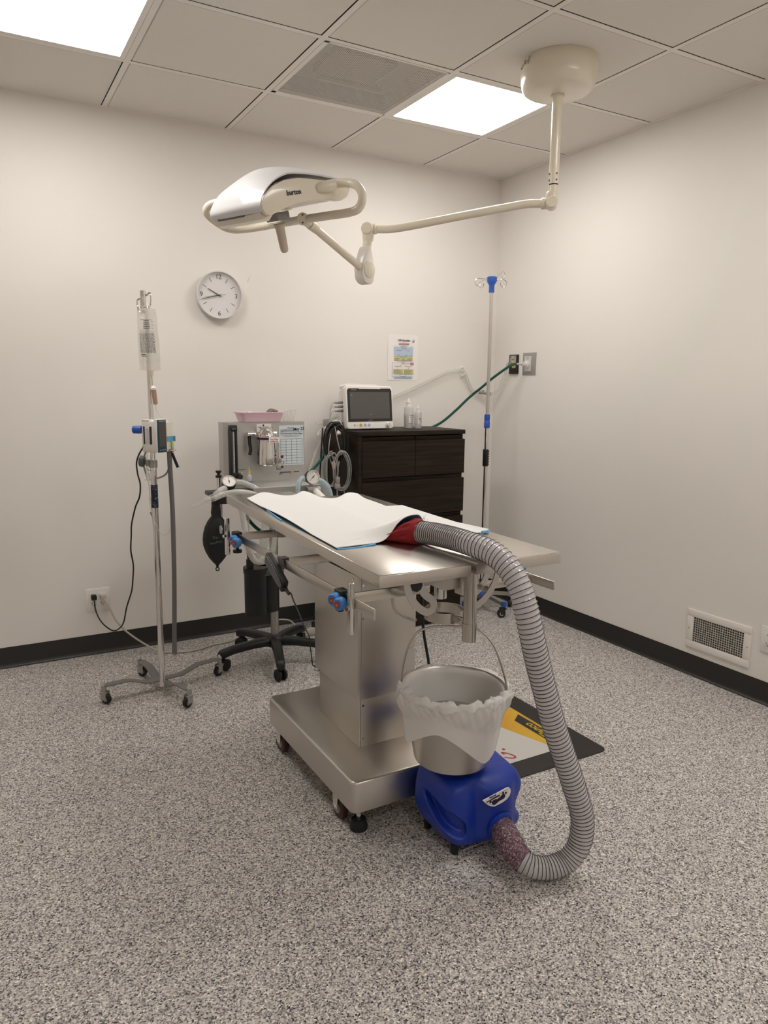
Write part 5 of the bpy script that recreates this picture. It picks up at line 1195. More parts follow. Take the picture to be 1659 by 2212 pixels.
# ================================================================== SURGICAL TABLE
t = thing('surgical_table', 'stainless steel two-panel surgery table on square steel pedestal', 'surgery table', (-1.92, -1.75, 0))
TAB = t
def rbox(mb, x0, y0, x1, y1, z0, z1, r, top=.004):
    cx, cy, hx, hy = (x0+x1)/2, (y0+y1)/2, (x1-x0)/2, (y1-y0)/2
    mb._rings([rr(cx, cy, hx, hy, r, z0), rr(cx, cy, hx, hy, r, z1-top), rr(cx, cy, hx-top*.3, hy-top*.3, r, z1-top*.3), rr(cx, cy, hx-top, hy-top, r, z1)], True)
mb = MB(); rbox(mb, -2.134, -2.113, -1.710, -1.365, .090, .194, .022, .007); part('base', mb, M_SSX, t, angle=50)
part('base_screw', MB().cyl((-1.885, -2.113, .140), (-1.885, -2.117, .140), .005, seg=12), M_CHROME, t)
def foot(x, y):
    mb = MB(); mb.rings([(V((x, y, 0)), .029), (V((x, y, .010)), .030), (V((x, y, .034)), .024), (V((x, y, .036)), .012)], 24)
    q = part('levelling_foot', mb, M_RUBBER, t)
    mb = MB(); mb.cyl((x, y, .036), (x, y, .092), .008, seg=14); mb.cyl((x, y, .055), (x, y, .064), .013, seg=6); part('threaded_stem', mb, M_CHROME, q)
for x, y in ((-2.085, -2.060), (-2.085, -1.405), (-1.76, -2.06), (-1.76, -1.405)): foot(x, y)
for x, y in ((-2.110, -1.975), (-2.110, -1.465), (-1.735, -1.975), (-1.735, -1.465)):
    c = V((x, y, .040)); s = V((1, 0, 0)); mb = MB()
    mb.lathe([(.006, -.013), (.034, -.013), (.0395, -.008), (.0395, .008), (.034, .013), (.006, .013)], c, s, 28, closed=True)
    q = part('caster', mb, mat('maroon_wheel', (.055, .022, .018), .5), t)
    mb = MB(); mb.lathe([(.001, -.015), (.020, -.015), (.022, -.011), (.022, .011), (.020, .015), (.001, .015)], c, s, 24); part('wheel_hub', mb, M_GREYPL, q)
    mb = MB()
    for dx in (-.019, .019): mb.box((x+dx, y, .066), (.003, .034, .056), None, .001)
    mb.cyl((x-.022, y, .040), (x+.022, y, .040), .006, seg=12); part('fork', mb, M_CHROME, q)
XL_, XR_, YN_, YB_ = -2.0155, -1.787, -1.913, -1.562
part('lower_column', MB().bb((XL_+.009, YN_+.002, .190), (XR_-.006, YB_-.022, .375), .0015), M_SSV, t)
part('upper_column', MB().bb((XL_, YN_, .366), (XR_, YB_, .802), .002), M_SSV, t)
part('column_seam', MB().bb((XL_+.0125, YN_-.0006, .192), (XL_+.0140, YN_-.0001, .80)), M_INKG, t)
def screw(p, n_): part('column_screw', MB().cyl(V(p), V(p)+V(n_)*.003, .0042, seg=12), M_CHROME, t)
for z in (.395, .50, .655, .77): screw((XL_+.019, YN_, z), (0, -1, 0))
for z in (.345, .225): screw((XL_+.022, YN_+.002, z), (0, -1, 0))
for z in (.52, .66): screw((XR_-.008, YN_, z), (0, -1, 0))
for y, z in ((-1.88, .785), (-1.59, .785)): screw((XL_, y, z), (-1, 0, 0))
part('dark_spot', MB().bb((XL_+.0085, -1.828, .36), (XL_+.0091, -1.821, .366)), M_INK, t)
part('jack', MB().bb((-1.985, -1.88, .80), (-1.82, -1.6, .868)), M_DGREY, t)
part('under_frame', MB().bb((-2.06, -2.20, .868), (-1.78, -1.22, .905), .003), mat('dark_underframe', (.06, .055, .05), .45, metal=.5), t)
# two top panels
def panel(o, xd, yd, w, l):
    M = basis(o, xd, yd); mb = MB(M); th = .033
    a_, b_ = .0035, .009
    mb._rings([[V((x, y, z)) for x, y in ((i_, i_), (w-i_, i_), (w-i_, l-i_), (i_, l-i_))] for i_, z in ((.004, -th+.001), (.0, -th), (0, -a_), (.0012, -.0012), (a_, 0))], True)
    part('top_panel', mb, M_SS, t, angle=50)
    return M
PL = panel(V((-2.222, -2.428, .950)), (1, -.019, 0), (.019, 1, .0187), .281, 1.338)
PR = panel(V((-1.919, -2.427, .950)), (1, -.012, 0), (.015, 1, 0), .302, 1.288)
# slotted tilt brackets under both panels
def tiltplate(name, pts, slot, y0, y1):
    """flat quadrant with a curved slot: outline stitched around the slot"""
    mb = MB(); n = len(pts); 
    R = []
    for (a, b), (c_, d_) in zip(pts, slot): R.append([V((a, y0, b)), V((c_, y0, d_)), V((c_, y1, d_)), V((a, y1, b))])
    mb._rings(R, False, 0, True); part(name, mb, M_SSD, t, angle=30)
cx_, cz_ = -2.155, .720
def arcplate(cx, cz, r0, r1, a0, a1, y, th=.004, w=.012):
    out = []; sl = []; N = 14
    rm = (r0+r1)/2; hw = (r1-r0)/2
    for k in range(N+1): a = a0+(a1-a0)*k/N; out.append((cx+r1*math.cos(a), cz+r1*math.sin(a))); sl.append((cx+(rm+hw*.30)*math.cos(a), cz+(rm+hw*.30)*math.sin(a)))
    for k in range(1, 8):
        b = a1+math.copysign(PI*k/8, a1-a0); ex, ez = cx+rm*math.cos(a1), cz+rm*math.sin(a1)
        out.append((ex+hw*math.cos(b), ez+hw*math.sin(b))); sl.append((ex+hw*.30*math.cos(b), ez+hw*.30*math.sin(b)))
    for k in range(N, -1, -1): a = a0+(a1-a0)*k/N; out.append((cx+r0*math.cos(a), cz+r0*math.sin(a))); sl.append((cx+(rm-hw*.30)*math.cos(a), cz+(rm-hw*.30)*math.sin(a)))
    for k in range(1, 8):
        b = a0+PI+math.copysign(PI*k/8, a1-a0); ex, ez = cx+rm*math.cos(a0), cz+rm*math.sin(a0)
        out.append((ex+hw*math.cos(b), ez+hw*math.sin(b))); sl.append((ex+hw*.30*math.cos(b), ez+hw*.30*math.sin(b)))
    tiltplate('tilt_bracket', out, sl, y, y+th)
arcplate(-1.990, .915, .066, .126, -PI*.94, -PI*.66, -2.370)
arcplate(-1.875, .905, .088, .148, -.20, -1.10, -2.300)
part('tilt_knob', MB().rings([(V((-2.075, -2.345, .893)), .010), (V((-2.075, -2.352, .893)), .020), (V((-2.075, -2.372, .893)), .019)], 8), M_BLACK, t)
part('tilt_bolt', MB().cyl((-1.80, -2.305, .835), (-1.80, -2.318, .835), .010, seg=6), M_CHROME, t)
# hinge block, drains, post, bucket ring
part('hinge_block', MB().bb((-1.945, -2.31, .845), (-1.885, -2.17, .917), .002), M_SSD, t); part('hinge_block', MB().bb((-1.862, -2.33, .855), (-1.835, -2.16, .917), .002), M_SSD, t)
for x, y, za_, zb_, r_ in ((-1.905, -2.235, .845, .800, .019), (-1.965, -2.13, .905, .79, .020), (-1.93, -2.10, .905, .80, .018)): part('drain_spout', MB().cyl((x, y, za_), (x, y, zb_), r_, seg=24), M_CHROME, t)
DX, DY = -1.868, -2.334
part('drain_post', MB().cyl((DX, DY, .917), (DX, DY, .715), .0195, seg=28), M_POLISH, t)
part('post_collar', MB().rings([(V((DX, DY, .745)), .0195), (V((DX, DY, .745)), .0212), (V((DX, DY, .690)), .0205)], 28).cyl((DX, DY, .735), (DX+.01, DY+.03, .732), .004, seg=10), M_POLISH, t)
part('bucket_ring', MB().lathe([(.058, -.016), (.060, -.016), (.060, .016), (.058, .016)], (-1.876, -2.215, .742), seg=40, closed=True).box((-1.872, -2.298, .742), (.012, .048, .024), None, .001), M_POLISH, t)
# side rails on cross arms
mb = MB(); mb.bb((-2.2545, -2.458, .8465), (-2.2485, -1.385, .8755), .0012)
part('side_rail', mb, M_SSX, t)
mb = MB(); mb.bb((-1.523, -2.306, .790), (-1.517, -1.40, .819), .0012); part('side_rail', mb, M_SSX, t)
for y in (-2.305, -1.845, -1.39):
    mb = MB(); mb.bb((-2.249, y-.003, .846), (-1.99, y+.003, .876), .001); mb.bb((-2.05, y-.02, .872), (-1.98, y+.02, .905)); part('cross_arm', mb, M_SS, t)
for y in (-2.20, -1.845, -1.41):
    mb = MB(); mb.bb((-1.80, y-.003, .790), (-1.517, y+.003, .819), .001); mb.bb((-1.815, y-.02, .79), (-1.795, y+.02, .905)); part('cross_arm', mb, M_SS, t)
part('stop_tab', MB().rings([(V((-2.08, -1.41, .872)), .026), (V((-2.08, -1.398, .872)), .026)], 20), M_SSD, t)
mb = MB(); mb.tube([(-1.90, -1.9155, .792), (-1.885, -1.917, .73), (-1.875, -1.9165, .675), (-1.845, -1.9165, .645), (-1.80, -1.917, .622), (-1.785, -1.91, .618)], .0045, 8, n=8)
part('clear_drain_tube', mb, M_CLEAR, t)
part('power_cord', MB().tube([(-1.73, -1.84, .80), (-1.73, -1.86, .70), (-1.731, -1.875, .57), (-1.724, -1.885, .50), (-1.712, -1.89, .42), (-1.703, -1.88, .30), (-1.69, -1.86, .20), (-1.66, -1.82, .06), (-1.60, -1.76, .006), (-1.45, -1.60, .006), (-1.30, -1.2, .006)], .0052, 8, n=8), M_BLACK, t)

# ------------------------------------------------------------------ rail clamps with tie posts
def clamp(c, label, post=True, flip=1, ky=-.012, po=(-.012, -.068, -.012)):
    c = V(c); t = thing('rail_clamp', label, 'clamp', c, 'rail clamps with blue knobs')
    mb = MB(); mb.box(c+V((-.004*flip, .002, .004)), (.030, .040, .042), None, .004); mb.box(c+V((-.010*flip, .004, -.024)), (.016, .024, .024), None, .003); part('clamp_body', mb, M_BLACK, t)
    for k, dy in enumerate((-.020, .012)):
        o = c+V((-.018*flip, dy+ky, -.001+.004*k)); d = V((-.86*flip, -.45, -.05)).normalized()
        mb = MB(); u, w = mb.frame(d); R = []
        for hgt, rad in ((0, .0145), (.004, .017), (.020, .017), (.024, .0145)):
            R.append([o+d*hgt+u*((rad+.0006*(q % 2))*math.cos(2*PI*q/44))+w*((rad+.0006*(q % 2))*math.sin(2*PI*q/44)) for q in range(44)])
        mb._rings(R, True); kn = part('knob', mb, M_BLUEK, t)
        part('knob_cap', MB().cyl(o+d*.0235, o+d*.0255, .0095, seg=20), M_REDCAP, kn)
        part('knob_screw', MB().cyl(o+d*.0250, o+d*.0270, .0035, seg=10), M_BRASS, kn)
    if post:
        p = c+V(po); mb = MB(); mb.rings([(p+V((0, 0, .070)), .0085), (p+V((0, 0, .0715)), .0095), (p+V((0, 0, -.066)), .0095), (p+V((0, 0, -.067)), .008)], 20); part('tie_post', mb, M_CHROME, t)
        part('post_screw', MB().cyl(p+V((-.009, -.004, .006)), p+V((-.017, -.008, .006)), .006, seg=8), M_CHROME, t)
    return t
clamp((-2.2515, -2.282, .858), 'blue-knobbed rail clamp with steel post at near end of left table rail')
tc_ = clamp((-2.2515, -1.395, .857), 'blue-knobbed rail clamp with steel post at far end of left rail by black bag', ky=-.045, po=(-.036, .016, .004))
mb = MB(); o = V((-2.305, -1.385, .893)); mb.rings([(o+V((-.010, -.003, 0)), .016), (o+V((-.007, -.003, 0)), .016)], 16); part('thumb_wing', mb, M_ALU, tc_)
part('lock_knob', MB().rings([(V((-2.2515, -1.385, .83)), .006), (V((-2.2515, -1.385, .812)), .006), (V((-2.2515, -1.385, .810)), .017), (V((-2.2515, -1.385, .800)), .017)], 14), M_BLACK, tc_)
clamp((-1.520, -2.075, .822), 'blue-knobbed rail clamp on right table rail behind ribbed hose', False, -1)

# hand control hooked on the left rail
t = thing('hand_control', 'black hand control hooked over left table rail with cord', 'hand control', (-2.262, -1.85, .8))
mb = MB(); mb.bb((-2.262, -1.87, .876), (-2.240, -1.835, .881), .001); mb.bb((-2.264, -1.87, .845), (-2.2565, -1.835, .881), .001); mb.bb((-2.2465, -1.87, .850), (-2.241, -1.835, .881), .001)
part('rail_hook', mb, M_DGREY, t)
A = V((-2.276, -1.775, .868)); B_ = V((-2.274, -1.915, .800)); d = (B_-A).normalized()
M = basis((A+B_)/2, d, (1, 0, 0))
mb = MB(M); mb.box((0, 0, 0), (.156, .022, .040), None, .004); part('handset', mb, M_BLACK, t)
mb = MB(M); mb._rings([[V((x, -.013, y)) for x, y in ((-.070, .012), (-.06, .016), (.05, .014), (.072, .004), (.072, -.006), (.05, -.014), (-.06, -.016), (-.070, -.012))], [V((x, -.009, y)) for x, y in ((-.074, .014), (-.06, .017), (.05, .015), (.074, .005), (.074, -.007), (.05, -.015), (-.06, -.017), (-.074, -.014))]], True); part('face_plate', mb, M_DGREY, t)
mb = MB(M)
for k in range(3): mb.box((-.02+k*.03, .011, .0), (.014, .006, .016), None, .002)
part('rocker_keys', mb, M_DGREY, t)
E_ = B_+d*.005
mb = MB(); mb.rings([(E_, .006), (E_+d*.03, .004)], 12); mb.tube([E_+d*.02, (-2.248, -1.90, .772), (-2.178, -1.75, .70), (-2.055, -1.50, .571), (-1.908, -1.20, .412), (-1.781, -.95, .277), (-1.715, -.82, .205), (-1.690, -.78, .12), (-1.675, -.77, .03)], .0028, 8, n=8); part('cord', mb, M_BLACK, t)
t = thing('cord_bundle', 'black cord knot with grey clips on floor beside steel column', 'cord', (-1.84, -.95, 0))
mb = MB(); mb.tube([(-1.66, -.75, .02), (-1.63, -.80, .012), (-1.60, -.85, .03), (-1.64, -.88, .05), (-1.67, -.84, .03), (-1.63, -.80, .05), (-1.60, -.82, .014), (-1.56, -.90, .008)], .005, 8, n=6); part('cord', mb, M_BLACK, t)
mb = MB(); mb.tube([(-1.655, -.86, .045), (-1.64, -.875, .055), (-1.625, -.87, .045), (-1.63, -.85, .035)], .0045, 8, n=5); part('clip', mb, M_GREYPL, t)

# ------------------------------------------------------------------ absorbent pads
def padpoint(P0, P1, P2, P3, u, v): return (P0*(1-u)+P1*u)*(1-v)+(P3*(1-u)+P2*u)*v
def top_z(x, y): return .950+(.0187*(y+2.428) if x < -1.93 else 0)
def pad(P, fz, name, label, nu, nv, th=.0018):
    P = [V(p) for p in P]; T = []; 
    for i in range(nu+1):
        row = []
        for j in range(nv+1):
            q = padpoint(*P, i/nu, j/nv); x, y, z = fz(i/nu, j/nv, q); row.append(V((x, y, z)))
        T.append(row)
    mb = MB(); mb.grid(lambda u, v: T[round(u*nu)][round(v*nv)]+V((0, 0, th)), nu, nv, 0); mb.grid(lambda u, v: T[round(u*nu)][round(v*nv)], nu, nv, 1)
    edge = [(i, 0) for i in range(nu)]+[(nu, j) for j in range(nv)]+[(i, nv) for i in range(nu, 0, -1)]+[(0, j) for j in range(nv, 0, -1)]
    lo = [mb.bm.verts.new(T[i][j]) for i, j in edge]; hi = [mb.bm.verts.new(T[i][j]+V((0, 0, th))) for i, j in edge]
    for k in range(len(edge)):
        f = mb.bm.faces.new((lo[k], lo[(k+1) % len(edge)], hi[(k+1) % len(edge)], hi[k])); f.material_index = 0
    bmesh.ops.remove_doubles(mb.bm, verts=mb.bm.verts[:], dist=1e-5)
    return solo(name, mb, [M_PADW, M_PADB], label, 'pad', group='white absorbent pads on the steel table', angle=40)
def tz(x, y):  # pad lies over both panels, bridging the gap
    k = max(0, min(1, (x+1.934-.017*(y+2.428))/.07)); zl = .950+.0187*(y+2.428)
    return zl*(1-k)+max(.950, .95)*k
def f2(u, v, q):
    x, y = q.x, q.y; z = tz(x, y)+.0012
    z += .006*max(0, 1-v*7)*(math.sin(u*9+.6)**2); z += .010*max(0, (u-.93)/.07)**2*max(0, 1-v*3)
    return x, y, z
P2 = pad([(-2.13, -2.055, 0), (-1.632, -2.105, 0), (-1.606, -1.505, 0), (-2.10, -1.47, 0)], f2, 'absorbent_pad', 'white blue-backed pad on right table panel, partly under the other pad', 36, 36)
part('blue_lip', MB().tube([(-1.629, -2.075, .958), (-1.630, -2.100, .957), (-1.638, -2.110, .957), (-1.664, -2.112, .957)], .0042, 8, n=6), M_PADB, P2)
SLV = [(-.03, .086), (0., .085), (.03, .078), (.06, .062), (.10, .043), (.14, .026), (.19, .010), (.24, 0)]
def interp(tab, q):
    if q <= tab[0][0]: return tab[0][1]
    for (a_, b_), (c_, d_) in zip(tab, tab[1:]):
        if q <= c_: return b_+(d_-b_)*(q-a_)/(c_-a_)
    return tab[-1][1]
NE = [(0, -2.126), (.28, -2.122), (.42, -2.128), (.53, -2.158), (.60, -2.150), (.72, -2.06), (.86, -1.93), (1, -1.865)]
def f1(u, v, q):
    x = q.x; y = q.y+(interp(NE, u)-(-2.128+(2.128-1.865)*u))*(1-v)**3
    z = tz(x, y)+.0042
    k = max(0, (v-.86)/.14)**2; z += k*(.002+.013*(.5-.5*math.cos(u*2*PI*2.6+.5))**1.5); y -= k*.02*math.cos(u*2*PI*2.6+.5)
    L_ = (y+2.163)/.92; xc = -1.9465-.34*L_; w_ = .052+.10*max(0, L_)
    z += interp(SLV, L_)*math.exp(-abs((x-xc)/w_)**2.6)                 # lifted over the red sleeve
    z += .0025*abs(math.sin(v*11+u*3)*math.sin(u*5))*max(0, 1-abs(v-.5)*2)*.5
    k2 = max(0, 1-u*9); z += .006*k2*k2*max(0, math.sin(v*5.5-1.2))
    return x, y, z
def p1shape(): pass
def pad1():
    def fz(u, v, q): return f1(u, v, q)
    # near edge sweeps back toward the right
    return pad([(-2.198, -2.128, 0), (-1.715, -1.865, 0), (-1.660, -1.235, 0), (-2.158, -1.215, 0)], fz, 'absorbent_pad', 'white blue-backed pad on left table panel with lifted near edge', 72, 72)
P1 = pad1()
lip = lambda pts, rad: MB().tube(pts, rad, 8, n=6)
part('blue_lip', lip([(-2.196, -2.128, .9575), (-2.16, -2.135, .9565), (-2.115, -2.133, .957), (-2.07, -2.128, .959)], .0028), M_PADB, P1)
part('blue_lip', lip([(-2.166, -1.48, .970), (-2.176, -1.55, .969), (-2.184, -1.62, .968), (-2.190, -1.68, .966)], .0030), M_PADB, P1)

# ================================================================== WARM-AIR UNIT, HOSE AND RED SLEEVE
HP = [(-1.946, -2.168, .993), (-1.925, -2.235, .995), (-1.910, -2.31, .994), (-1.900, -2.385, .990), (-1.885, -2.445, .980), (-1.872, -2.495, .955), (-1.862, -2.535, .912), (-1.853, -2.560, .850), (-1.838, -2.570, .780), (-1.812, -2.568, .700), (-1.775, -2.566, .600), (-1.740, -2.567, .500), (-1.700, -2.572, .400), (-1.658, -2.580, .290), (-1.625, -2.585, .190), (-1.625, -2.580, .105), (-1.660, -2.570, .055), (-1.712, -2.555, .0395), (-1.762, -2.530, .046), (-1.785, -2.490, .068), (-1.775, -2.430, .090)]
HRAD = .0335
t = thing('warming_hose', 'clear ribbed air hose arching from red sleeve down to blue unit', 'hose', (-1.78, -2.55, 0))
P = resample(spline(HP, 12), .0026)
F = frames(P)
Ls = [0.]
for i in range(1, len(P)): Ls.append(Ls[-1]+(P[i]-P[i-1]).length)
def pitch(s): return .0082 if s < .14 else (.0082+.0050*min(1, (s-.14)/.12) if s < 1.30 else .0104)
ph = [0.]
for i in range(1, len(P)): ph.append(ph[-1]+(Ls[i]-Ls[i-1])/pitch(Ls[i]))
mb = MB(); R = []
NS = 28
for i, (p, (u, w, tt)) in enumerate(zip(P, F)):
    ring = []
    for k in range(NS):
        a = 2*PI*k/NS; q = (ph[i]-k/NS) % 1.0
        rad = HRAD-.0022*math.sin(PI*q)
        ring.append(p+u*(rad*math.cos(a))+w*(rad*math.sin(a)))
    R.append(ring)
mb._rings(R, False); part('hose_wall', mb, M_HOSE, t, angle=80)
turns = int(ph[-1]); W = []; j = 0
for k in range(turns*20+1):
    s = k/20
    while j < len(ph)-2 and ph[j+1] < s: j += 1
    f_ = (s-ph[j])/max(1e-9, ph[j+1]-ph[j]); p = P[j].lerp(P[j+1], f_); u, w, _ = F[j]
    a = 2*PI*(s % 1.0); W.append(p+u*(HRAD*math.cos(a))+w*(HRAD*math.sin(a)))
part('wire_coil', MB().tube(W, .0012, 5), M_WIRE, t, angle=80)

# red cloth sleeve gathered on the hose end
t = thing('red_sleeve', 'gathered red cloth sleeve of warming blanket under white pad', 'sleeve', (-1.95, -2.12, .95))
c0 = V((-1.9465, -2.163, .992)); d = V((-.34, .92, -.05)).normalized(); 
mb = MB(); u = V((.94, .34, 0)); w = V((0, 0, 1)); R = []
for L_, rx, rz, dz in ((-.014, .037, .036, 0), (-.006, .040, .039, 0), (.004, .041, .040, 0), (.012, .044, .039, -.001), (.026, .049, .036, -.004), (.045, .053, .030, -.009), (.070, .056, .024, -.014), (.10, .057, .017, -.020), (.13, .055, .012, -.026), (.155, .050, .008, -.030)):
    ring = []
    for k in range(40):
        a = 2*PI*k/40; fold = 1+.09*math.sin(9*a+L_*30)*min(1, max(0, L_+.006)*40)+.045*math.sin(17*a-L_*50)*min(1, max(0, L_+.01)*40)
        q = c0+d*L_+u*(rx*fold*math.cos(a))+w*(rz*fold*math.sin(a)+dz)
        q.z = max(q.z, tz(q.x, q.y)+.0015 if L_ > .0 else .9525); ring.append(q)
    R.append(ring)
mb._rings(R, True); part('cloth', mb, M_RED, t, angle=60)
mb = MB(); rnd = random.Random(12)
for k in range(22):
    a = rnd.uniform(.2, 2.6); p = c0-d*.014+u*(.038*math.cos(a))+w*(.038*math.sin(a)); mb.tube([p, p-d*.004+V((rnd.uniform(-.008, .008), rnd.uniform(-.006, .006), rnd.uniform(.002, .014)))], .0004, 4)
fr_ = part('frayed_edge', mb, mat('pink_thread', (.6, .35, .32), .8), t); fr_['kind'] = 'stuff'

# blue air unit: superellipsoid body pushed and pulled into the moulded shape
t = thing('warming_unit', 'blue moulded warm-air blower unit on floor beneath steel bucket', 'warming unit', (-1.80, -2.24, 0))
UX0, UX1, UY0, UY1, UZ0, UZ1 = -1.932, -1.646, -2.368, -2.125, .024, .250
def unit_surf(px, py, pz):
    """unit cube point to moulded shell"""
    x, y, z = px, py, pz
    # rounded cube
    e = 5.0; n = (abs(x)**e+abs(y)**e+abs(z)**e)**(1/e); x, y, z = x/n, y/n, z/n
    X = (UX0+UX1)/2+x*(UX1-UX0)/2; Y = (UY0+UY1)/2+y*(UY1-UY0)/2; Z = (UZ0+UZ1)/2+z*(UZ1-UZ0)/2
    h = (Z-UZ0)/(UZ1-UZ0)
    # sides lean: narrower at the top and tucked at the foot
    k = 1-.02*max(0, h-.45)/.55-.15*max(0, .35-h)/.35*max(0, -x)
    X = -1.80+(X+1.80)*k
    Y = -2.24+(Y+2.24)*(1-.05*max(0, h-.5)*2)
    if z > .55: Z += .016*max(0, x)*max(0, .4+y)                    # ridge rising at the back right
    fr = max(0, -y-.75)/.25; lf = max(0, -x-.75)/.25; rt = max(0, x-.7)/.3
    # front face: raised label and port pod right of centre, waist between it and the left corner
    if fr > 0:
        pod = math.exp(-((X+1.762)/.058)**4); Y -= fr*.018*pod*(1 if h < .85 else max(0, (1-h)/.15))
        Y += fr*.012*math.exp(-((X+1.838)/.022)**2)*min(1, h*3)
    # left face: scooped hand hold
    if lf > 0:
        X -= lf*.008*math.exp(-((Z-.14)/.07)**2)
    # scooped hand hold wrapping the front left corner
    s_ = max(0, -2.20-Y)+max(0, X+1.925); near = max(0, min(1, (-1.80-X)/.05))*max(0, min(1, (-2.17-Y)/.03))
    if near > 0:
        q = (s_-.115)/.105; zc = .134-.041*q; hh = .038+.017*q
        rr2 = abs(q)**2.2+abs((Z-zc)/hh)**2.4; tt_ = max(0, min(1, (1-rr2)/.65)); dd = .034*near*tt_*tt_*(3-2*tt_)
        X += dd*.8; Y += dd*.6
    # right side: notch
    if rt > 0:
        X -= rt*.052*math.exp(-((Z-.122)/.027)**2)
        X += rt*.012*math.exp(-((Z-.185)/.035)**2)+rt*.012*math.exp(-((Z-.060)/.03)**2)
    return V((X, Y, Z))
mb = MB(); N = 64
def face(fn):
    mb.grid(lambda u, v: unit_surf(*fn(2*u-1, 2*v-1)), N, N)
for fn in (lambda a, b: (a, -1, b), lambda a, b: (a, 1, b), lambda a, b: (-1, a, b), lambda a, b: (1, a, b), lambda a, b: (a, b, 1), lambda a, b: (a, b, -1)): face(fn)
bmesh.ops.remove_doubles(mb.bm, verts=mb.bm.verts[:], dist=2e-5)
part('shell', mb, M_BLUE, t, angle=70)
for x, y in ((-1.885, -2.318), (-1.715, -2.318), (-1.885, -2.165), (-1.715, -2.165)):
    mb = MB(); mb.rings([(V((x, y, 0)), .011), (V((x, y, .036)), .014)], 16); part('foot', mb, M_RUBBER, t)
part('seam_strip', MB().bb((-1.88, -2.356, .0305), (-1.70, -2.354, .0325)), M_GREYPL, t)
pc = V((-1.764, -2.382, .094)); pd = V((.03, -1, -.32)).normalized()
part('port_rim', MB().lathe([(.037, -.004), (.046, -.006), (.047, .004), (.040, .009), (.037, .006)], pc, pd, 36, closed=True), M_BLUE, t)
part('port_opening', MB().rings([(pc-pd*.006, .038), (pc+pd*.002, .038)], 32), M_BLACK, t)
# label on the pod
lo = V((-1.778, -2.3845, .190)); lu = V((1, 0, .10)).normalized(); lv = V((0, .10, 1)).normalized()
def lq(a, b, off=0.): return lo+lu*(a*1.18)+lv*b+V((0, -.0004-off, 0))
outl = [(-.047, .012), (.030, .019), (.038, .017), (.042, .010), (.042, .002), (.038, -.008), (.028, -.016), (.012, -.020), (-.010, -.021), (-.020, -.018), (-.032, -.008), (-.041, .003)]
mb = MB(); mb._rings([[lq(a, b, .0012) for a, b in outl], [lq(a, b, -.003) for a, b in outl]], True)
lab = part('label', mb, M_PAPER, t)
mb = MB()
bone = []
def blob(cx, cy, rx, ry, n=14, o_=.0018): mb.bm.faces.new([mb.bm.verts.new(lq(cx+rx*math.cos(2*PI*k/n), cy+ry*math.sin(2*PI*k/n), o_)) for k in range(n)])
mb2 = [(-.021, -.004), (-.017, .001), (-.010, .001), (-.002, -.001), (.006, .002), (.013, .006), (.021, .005), (.024, -.001), (.021, -.008), (.012, -.010), (.004, -.010), (-.004, -.014), (-.012, -.016), (-.018, -.013)]
mb.bm.faces.new([mb.bm.verts.new(lq(a, b, .0018)) for a, b in mb2])
blob(-.0245, -.0015, .004, .004); blob(.0165, .0095, .0032, .005); blob(.0255, .006, .0035, .004)
mb.quad([lq(-.040, .0045, .0018), lq(.006, .0105, .0018), lq(.006, .005, .0018), lq(-.036, .0015, .0018)])
for k in range(9): blob(.006+k*.0036, .0150+.0003*k-(k % 2)*.003, .0009, .0011, 8)
for k in range(12): blob(-.036+(k % 6)*.0036+.003*(k//6), -.004-(k % 6)*.0022+.0035*(k//6)-.003, .0009, .0011, 8)
part('label_print', mb, mat('label_navy', (.012, .014, .05), .5), lab, recalc=False)
mb = MB(); add_mesh(mb, text_mesh('JorVet', .0095, basis(lq(-.017, .0128, .002), -lu, -lv), M_INK, bold=.0003)); part('label_lettering', mb, M_INK, lab, recalc=False)
# patterned cloth cuff joining hose and port
CP_ = resample(spline([pc-pd*.006, pc+pd*.012, (-1.7765, -2.432, .0905), (-1.785, -2.488, .0675), (-1.778, -2.512, .056)], 10), .004)
mb = MB(); R = []
for i, (p, (uu, ww, tt)) in enumerate(zip(CP_, frames(CP_))):
    q = i/(len(CP_)-1); rad = .0350+.0035*math.sin(min(1, q*5)*PI/2)+.0012*math.sin(i*1.1)+(.002*math.exp(-((q-.62)/.05)**2))-.0025*max(0, q-.85)/.15
    R.append([p+uu*(rad*(1+.018*math.sin(5*2*PI*k/36+i*.4)+.012*math.sin(11*2*PI*k/36-i*.3))*math.cos(2*PI*k/36))+ww*(rad*(1+.018*math.sin(5*2*PI*k/36+i*.4))*math.sin(2*PI*k/36)) for k in range(36)])
mb._rings(R, False)
solo('hose_cuff', mb, M_LILAC, 'mauve speckled cloth wrap joining clear hose to blue unit', 'cuff', angle=70)

# ================================================================== STEEL BUCKET WITH LINER
bx, by = -1.850, -2.240; ZB, ZR = .276, .513; RB, RT = .116, .163
t = thing('bucket', 'brushed steel bucket hung by wire handle from table post', 'bucket', (bx, by, ZB))
mb = MB(); mb.lathe([(.001, ZB+.004), (RB-.012, ZB+.004), (RB-.006, ZB), (RB+.001, ZB+.002), (RB+.004, ZB+.010), (RT-.004, ZR-.004), (RT, ZR), (RT-.003, ZR+.002), (RT-.007, ZR-.002), (RB, ZB+.014), (.001, ZB+.010)], (bx, by, 0), seg=64)
part('pail', mb, M_SSV, t, angle=50)
mb = MB(); al = math.radians(-40)
ea = V((math.cos(al), math.sin(al), 0)); EL = V((bx, by, ZR-.022))-ea*(RT+.004); ER = V((bx, by, ZR-.022))+ea*(RT+.004)
def bp(k, h): return EL.lerp(ER, k)*1+V((0, 0, h))
BT = [(0, 0), (.015, .06), (.06, .13), (.13, .178), (.25, .202), (.40, .211), (.5, .2125), (.60, .212), (.72, .205), (.84, .165), (.92, .105), (.975, .045), (1, 0)]
mb.tube([bp(k, h) for k, h in BT], .0034, 10, n=6)
